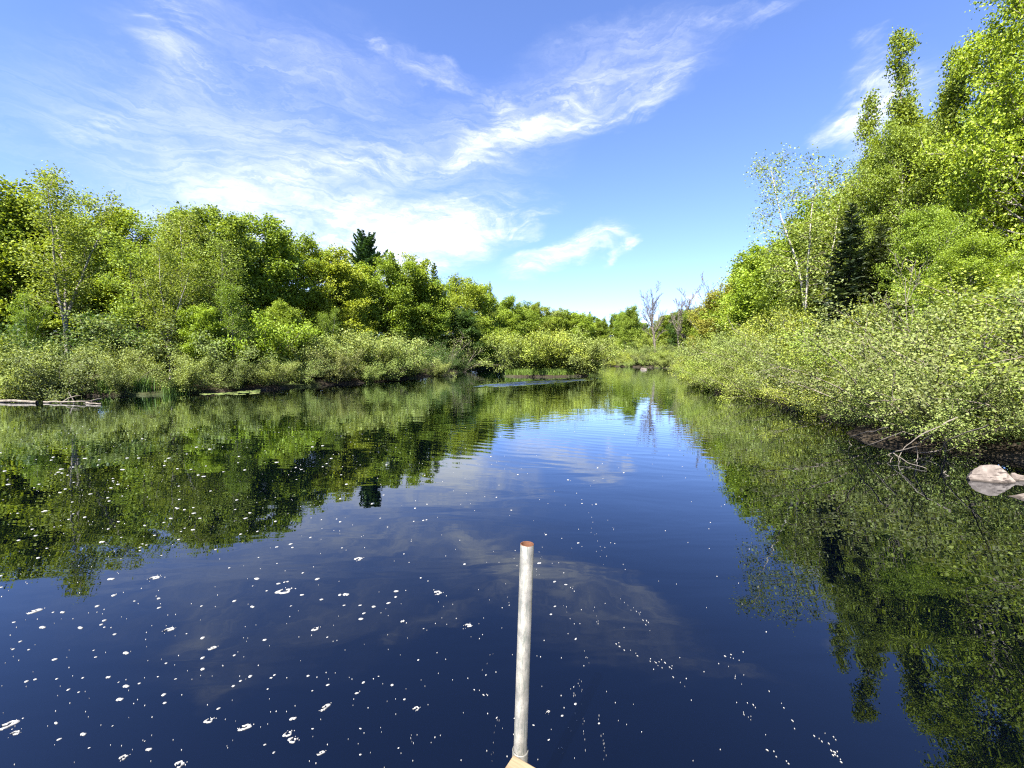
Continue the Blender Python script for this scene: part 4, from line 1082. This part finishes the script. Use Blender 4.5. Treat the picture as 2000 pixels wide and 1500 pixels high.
# ------------------------------------------------------------------ sky
SUN_AZ, SUN_EL = math.radians(-150), math.radians(52)        # azimuth from +Y, clockwise positive (left of and behind the camera)
w = bpy.data.worlds.new('World'); scene.world = w; w.use_nodes = True
nt = w.node_tree; nt.nodes.clear(); g = G(nt)
sky = g.n('ShaderNodeTexSky', sky_type='NISHITA', sun_disc=False, sun_elevation=SUN_EL, sun_rotation=SUN_AZ, altitude=200, air_density=1.0, dust_density=0.3, ozone_density=2.0)
tc = g.n('ShaderNodeTexCoord').outputs['Generated']
sp = g.n('ShaderNodeSeparateXYZ'); g.l(tc, sp.inputs[0])
az = g.math('ARCTAN2', sp.outputs['X'], sp.outputs['Y'])
el = g.math('ARCSINE', sp.outputs['Z'])
cb = g.n('ShaderNodeCombineXYZ'); g.l(az, cb.inputs[0]); g.l(el, cb.inputs[1])
_, wc = g.noise(cb.outputs[0], 3.2, 3, 0.5)
wv = g.vmath('SCALE', g.vmath('SUBTRACT', wc, (0.5, 0.5, 0.5))); wv.node.inputs['Scale'].default_value = 0.26
P = g.vmath('ADD', cb.outputs[0], wv)
n1, _ = g.noise(g.mapping(P, rot=(0, 0, math.radians(-27)), sc=(2.2, 9.5, 1)), 1.5, 9, 0.6, 0.5)
n2, _ = g.noise(g.mapping(P, rot=(0, 0, math.radians(-14)), sc=(1.2, 3.0, 1)), 2.2, 8, 0.58, 0.3)
n3, _ = g.noise(g.mapping(P, rot=(0, 0, math.radians(-38)), sc=(4, 15, 1)), 2.4, 8, 0.62, 0.8)
_, wc2 = g.noise(g.mapping(cb.outputs[0], rot=(0, 0, -.45), sc=(.6, 1.3, 1)), 4.5, 6, 0.62)
wv2 = g.vmath('SCALE', g.vmath('SUBTRACT', wc2, (0.5, 0.5, 0.5))); wv2.node.inputs['Scale'].default_value = 0.2
PS = g.vmath('ADD', cb.outputs[0], wv2)
def ang(px, py):
    x, y, z = ray(px, py); return math.atan2(x, y), math.asin(z / math.sqrt(x * x + y * y + z * z))
def stroke(px0, py0, px1, py1, wpx, strength, power=1.0, soft=0.15):
    """an elongated patch of cloud lying between two directions"""
    a0, e0 = ang(px0, py0); a1, e1 = ang(px1, py1)
    ca, ce = (a0 + a1) / 2, (e0 + e1) / 2
    Ls = max(0.02, math.hypot(a1 - a0, e1 - e0) / 2); th = math.atan2(e1 - e0, a1 - a0)
    xm, ym = (px0 + px1) / 2, (py0 + py1) / 2
    b0, b1 = ang(xm, ym - wpx), ang(xm, ym + wpx)
    wd = abs(b0[1] - b1[1]) / 2
    mp = g.mapping(PS, loc=(ca, ce, 0), rot=(0, 0, th), sc=(Ls, wd, 1), typ='TEXTURE')
    return g.rng(g.vmath('LENGTH', mp), soft, 1.0, strength, 0.0)
def total(lst):
    s = lst[0]
    for x in lst[1:]: s = g.math('ADD', s, x)
    return s
wisps = total([
    stroke(830, 330, 1110, 185, 60, 1.15), stroke(1000, 245, 1400, 85, 70, 0.85), stroke(940, 150, 1090, 235, 42, 0.7), stroke(1300, 75, 1650, 5, 40, 0.2),
    stroke(540, 570, 1080, 375, 100, 1.15), stroke(680, 500, 960, 400, 70, 0.9), stroke(960, 545, 1250, 440, 42, 0.95), stroke(1130, 470, 1245, 500, 30, 0.6), stroke(1190, 530, 1245, 470, 14, 0.9),
    stroke(690, 60, 770, 140, 22, 0.16), stroke(740, 115, 960, 135, 40, 0.25), stroke(480, 115, 560, 145, 16, 0.25),
    stroke(1600, 190, 1800, 120, 75, 1.1), stroke(1590, 265, 1760, 215, 60, 1.5), stroke(1640, 300, 1800, 280, 60, 0.7), stroke(1330, 585, 1390, 575, 16, 0.9),
    stroke(20, 220, 300, 240, 60, 0.4), stroke(540, 330, 860, 300, 80, 0.5), stroke(850, 480, 1100, 400, 40, 0.6), stroke(250, 110, 450, 10, 90, 0.35)])
haze_ = total([stroke(-300, 240, 900, 160, 260, 0.5), stroke(-100, 460, 900, 440, 200, 0.95), stroke(300, 430, 1000, 440, 160, 1.15), stroke(700, 330, 1200, 160, 150, 0.5), stroke(1000, 140, 1500, 40, 110, 0.4), stroke(1600, 260, 1900, 200, 150, 0.4), stroke(480, 560, 900, 480, 110, 0.9)])
back = g.rng(sp.outputs['Y'], -0.35, 0.05, 0.15, 0.0)            # thin cirrus behind the camera
wn = g.rng(n1, 0.4, 0.74); hn = g.rng(n2, 0.3, 0.75, 0.12, 1.0); fn = g.rng(n3, 0.44, 0.72)
fib, _ = g.noise(g.mapping(PS, rot=(0, 0, math.radians(-30)), sc=(3.0, 26, 1)), 2.0, 7, 0.62, 1.2)
fibr = g.rng(fib, 0.3, 0.72, 0.35, 1.15)
d1 = g.math('MULTIPLY', g.math('MULTIPLY', wisps, fibr), g.math('ADD', g.math('ADD', g.math('MULTIPLY', wn, 0.85), g.math('MULTIPLY', fn, 0.6)), 0.1))
d2 = g.math('MULTIPLY', g.math('ADD', haze_, back), g.math('MULTIPLY', hn, g.math('ADD', g.math('MULTIPLY', wn, 0.45), 0.55)))
D = g.math('ADD', g.math('MULTIPLY', d1, 0.85), g.math('MULTIPLY', g.math('MULTIPLY', d2, fibr), 0.85))
D = g.math('SUBTRACT', 1.0, g.math('POWER', 2.718, g.math('MULTIPLY', D, -2.0)), clamp=True)
D = g.math('MULTIPLY', D, g.rng(sp.outputs['Z'], -0.02, 0.05))
skyc = g.mix(1.0, sky.outputs[0], (0.87, 0.94, 1.29, 1), 'MULTIPLY')
colr = g.mix(D, skyc, (5.6, 5.75, 6.0, 1))
bg = g.n('ShaderNodeBackground'); g.l(colr, bg.inputs['Color']); bg.inputs['Strength'].default_value = 0.052
g.out(bg.outputs[0], 'ShaderNodeOutputWorld')

sd = bpy.data.lights.new('sun', 'SUN'); sd.energy = 5.0; sd.angle = math.radians(0.53); sd.color = (1.0, 0.94, 0.84)
so = bpy.data.objects.new('sun', sd); col.objects.link(so)
sun_dir = Vector((math.sin(SUN_AZ) * math.cos(SUN_EL), math.cos(SUN_AZ) * math.cos(SUN_EL), math.sin(SUN_EL)))
so.rotation_euler = sun_dir.to_track_quat('Z', 'Y').to_euler(); so.location = sun_dir * 200

# ------------------------------------------------------------------ camera and render settings
cd = bpy.data.cameras.new('camera'); cd.sensor_width = 36; cd.lens = 36 * F / 2000; cd.clip_end = 5000; cd.clip_start = 0.05
cam = bpy.data.objects.new('camera', cd); col.objects.link(cam)
cam.location = (0, 0, EYE); cam.rotation_euler = (PI / 2 - PITCH, 0, 0)
scene.camera = cam
vs = scene.view_settings
vs.view_transform = 'Standard'; vs.look = 'None'; vs.gamma = 1; vs.exposure = 2.3
cy = scene.cycles
cy.use_denoising = False; cy.pixel_filter_type = 'BLACKMAN_HARRIS'; cy.filter_width = 1.2
cy.max_bounces = 6; cy.diffuse_bounces = 2; cy.glossy_bounces = 3; cy.transmission_bounces = 3; cy.transparent_max_bounces = 8
cy.caustics_reflective = False; cy.caustics_refractive = False; cy.sample_clamp_indirect = 6
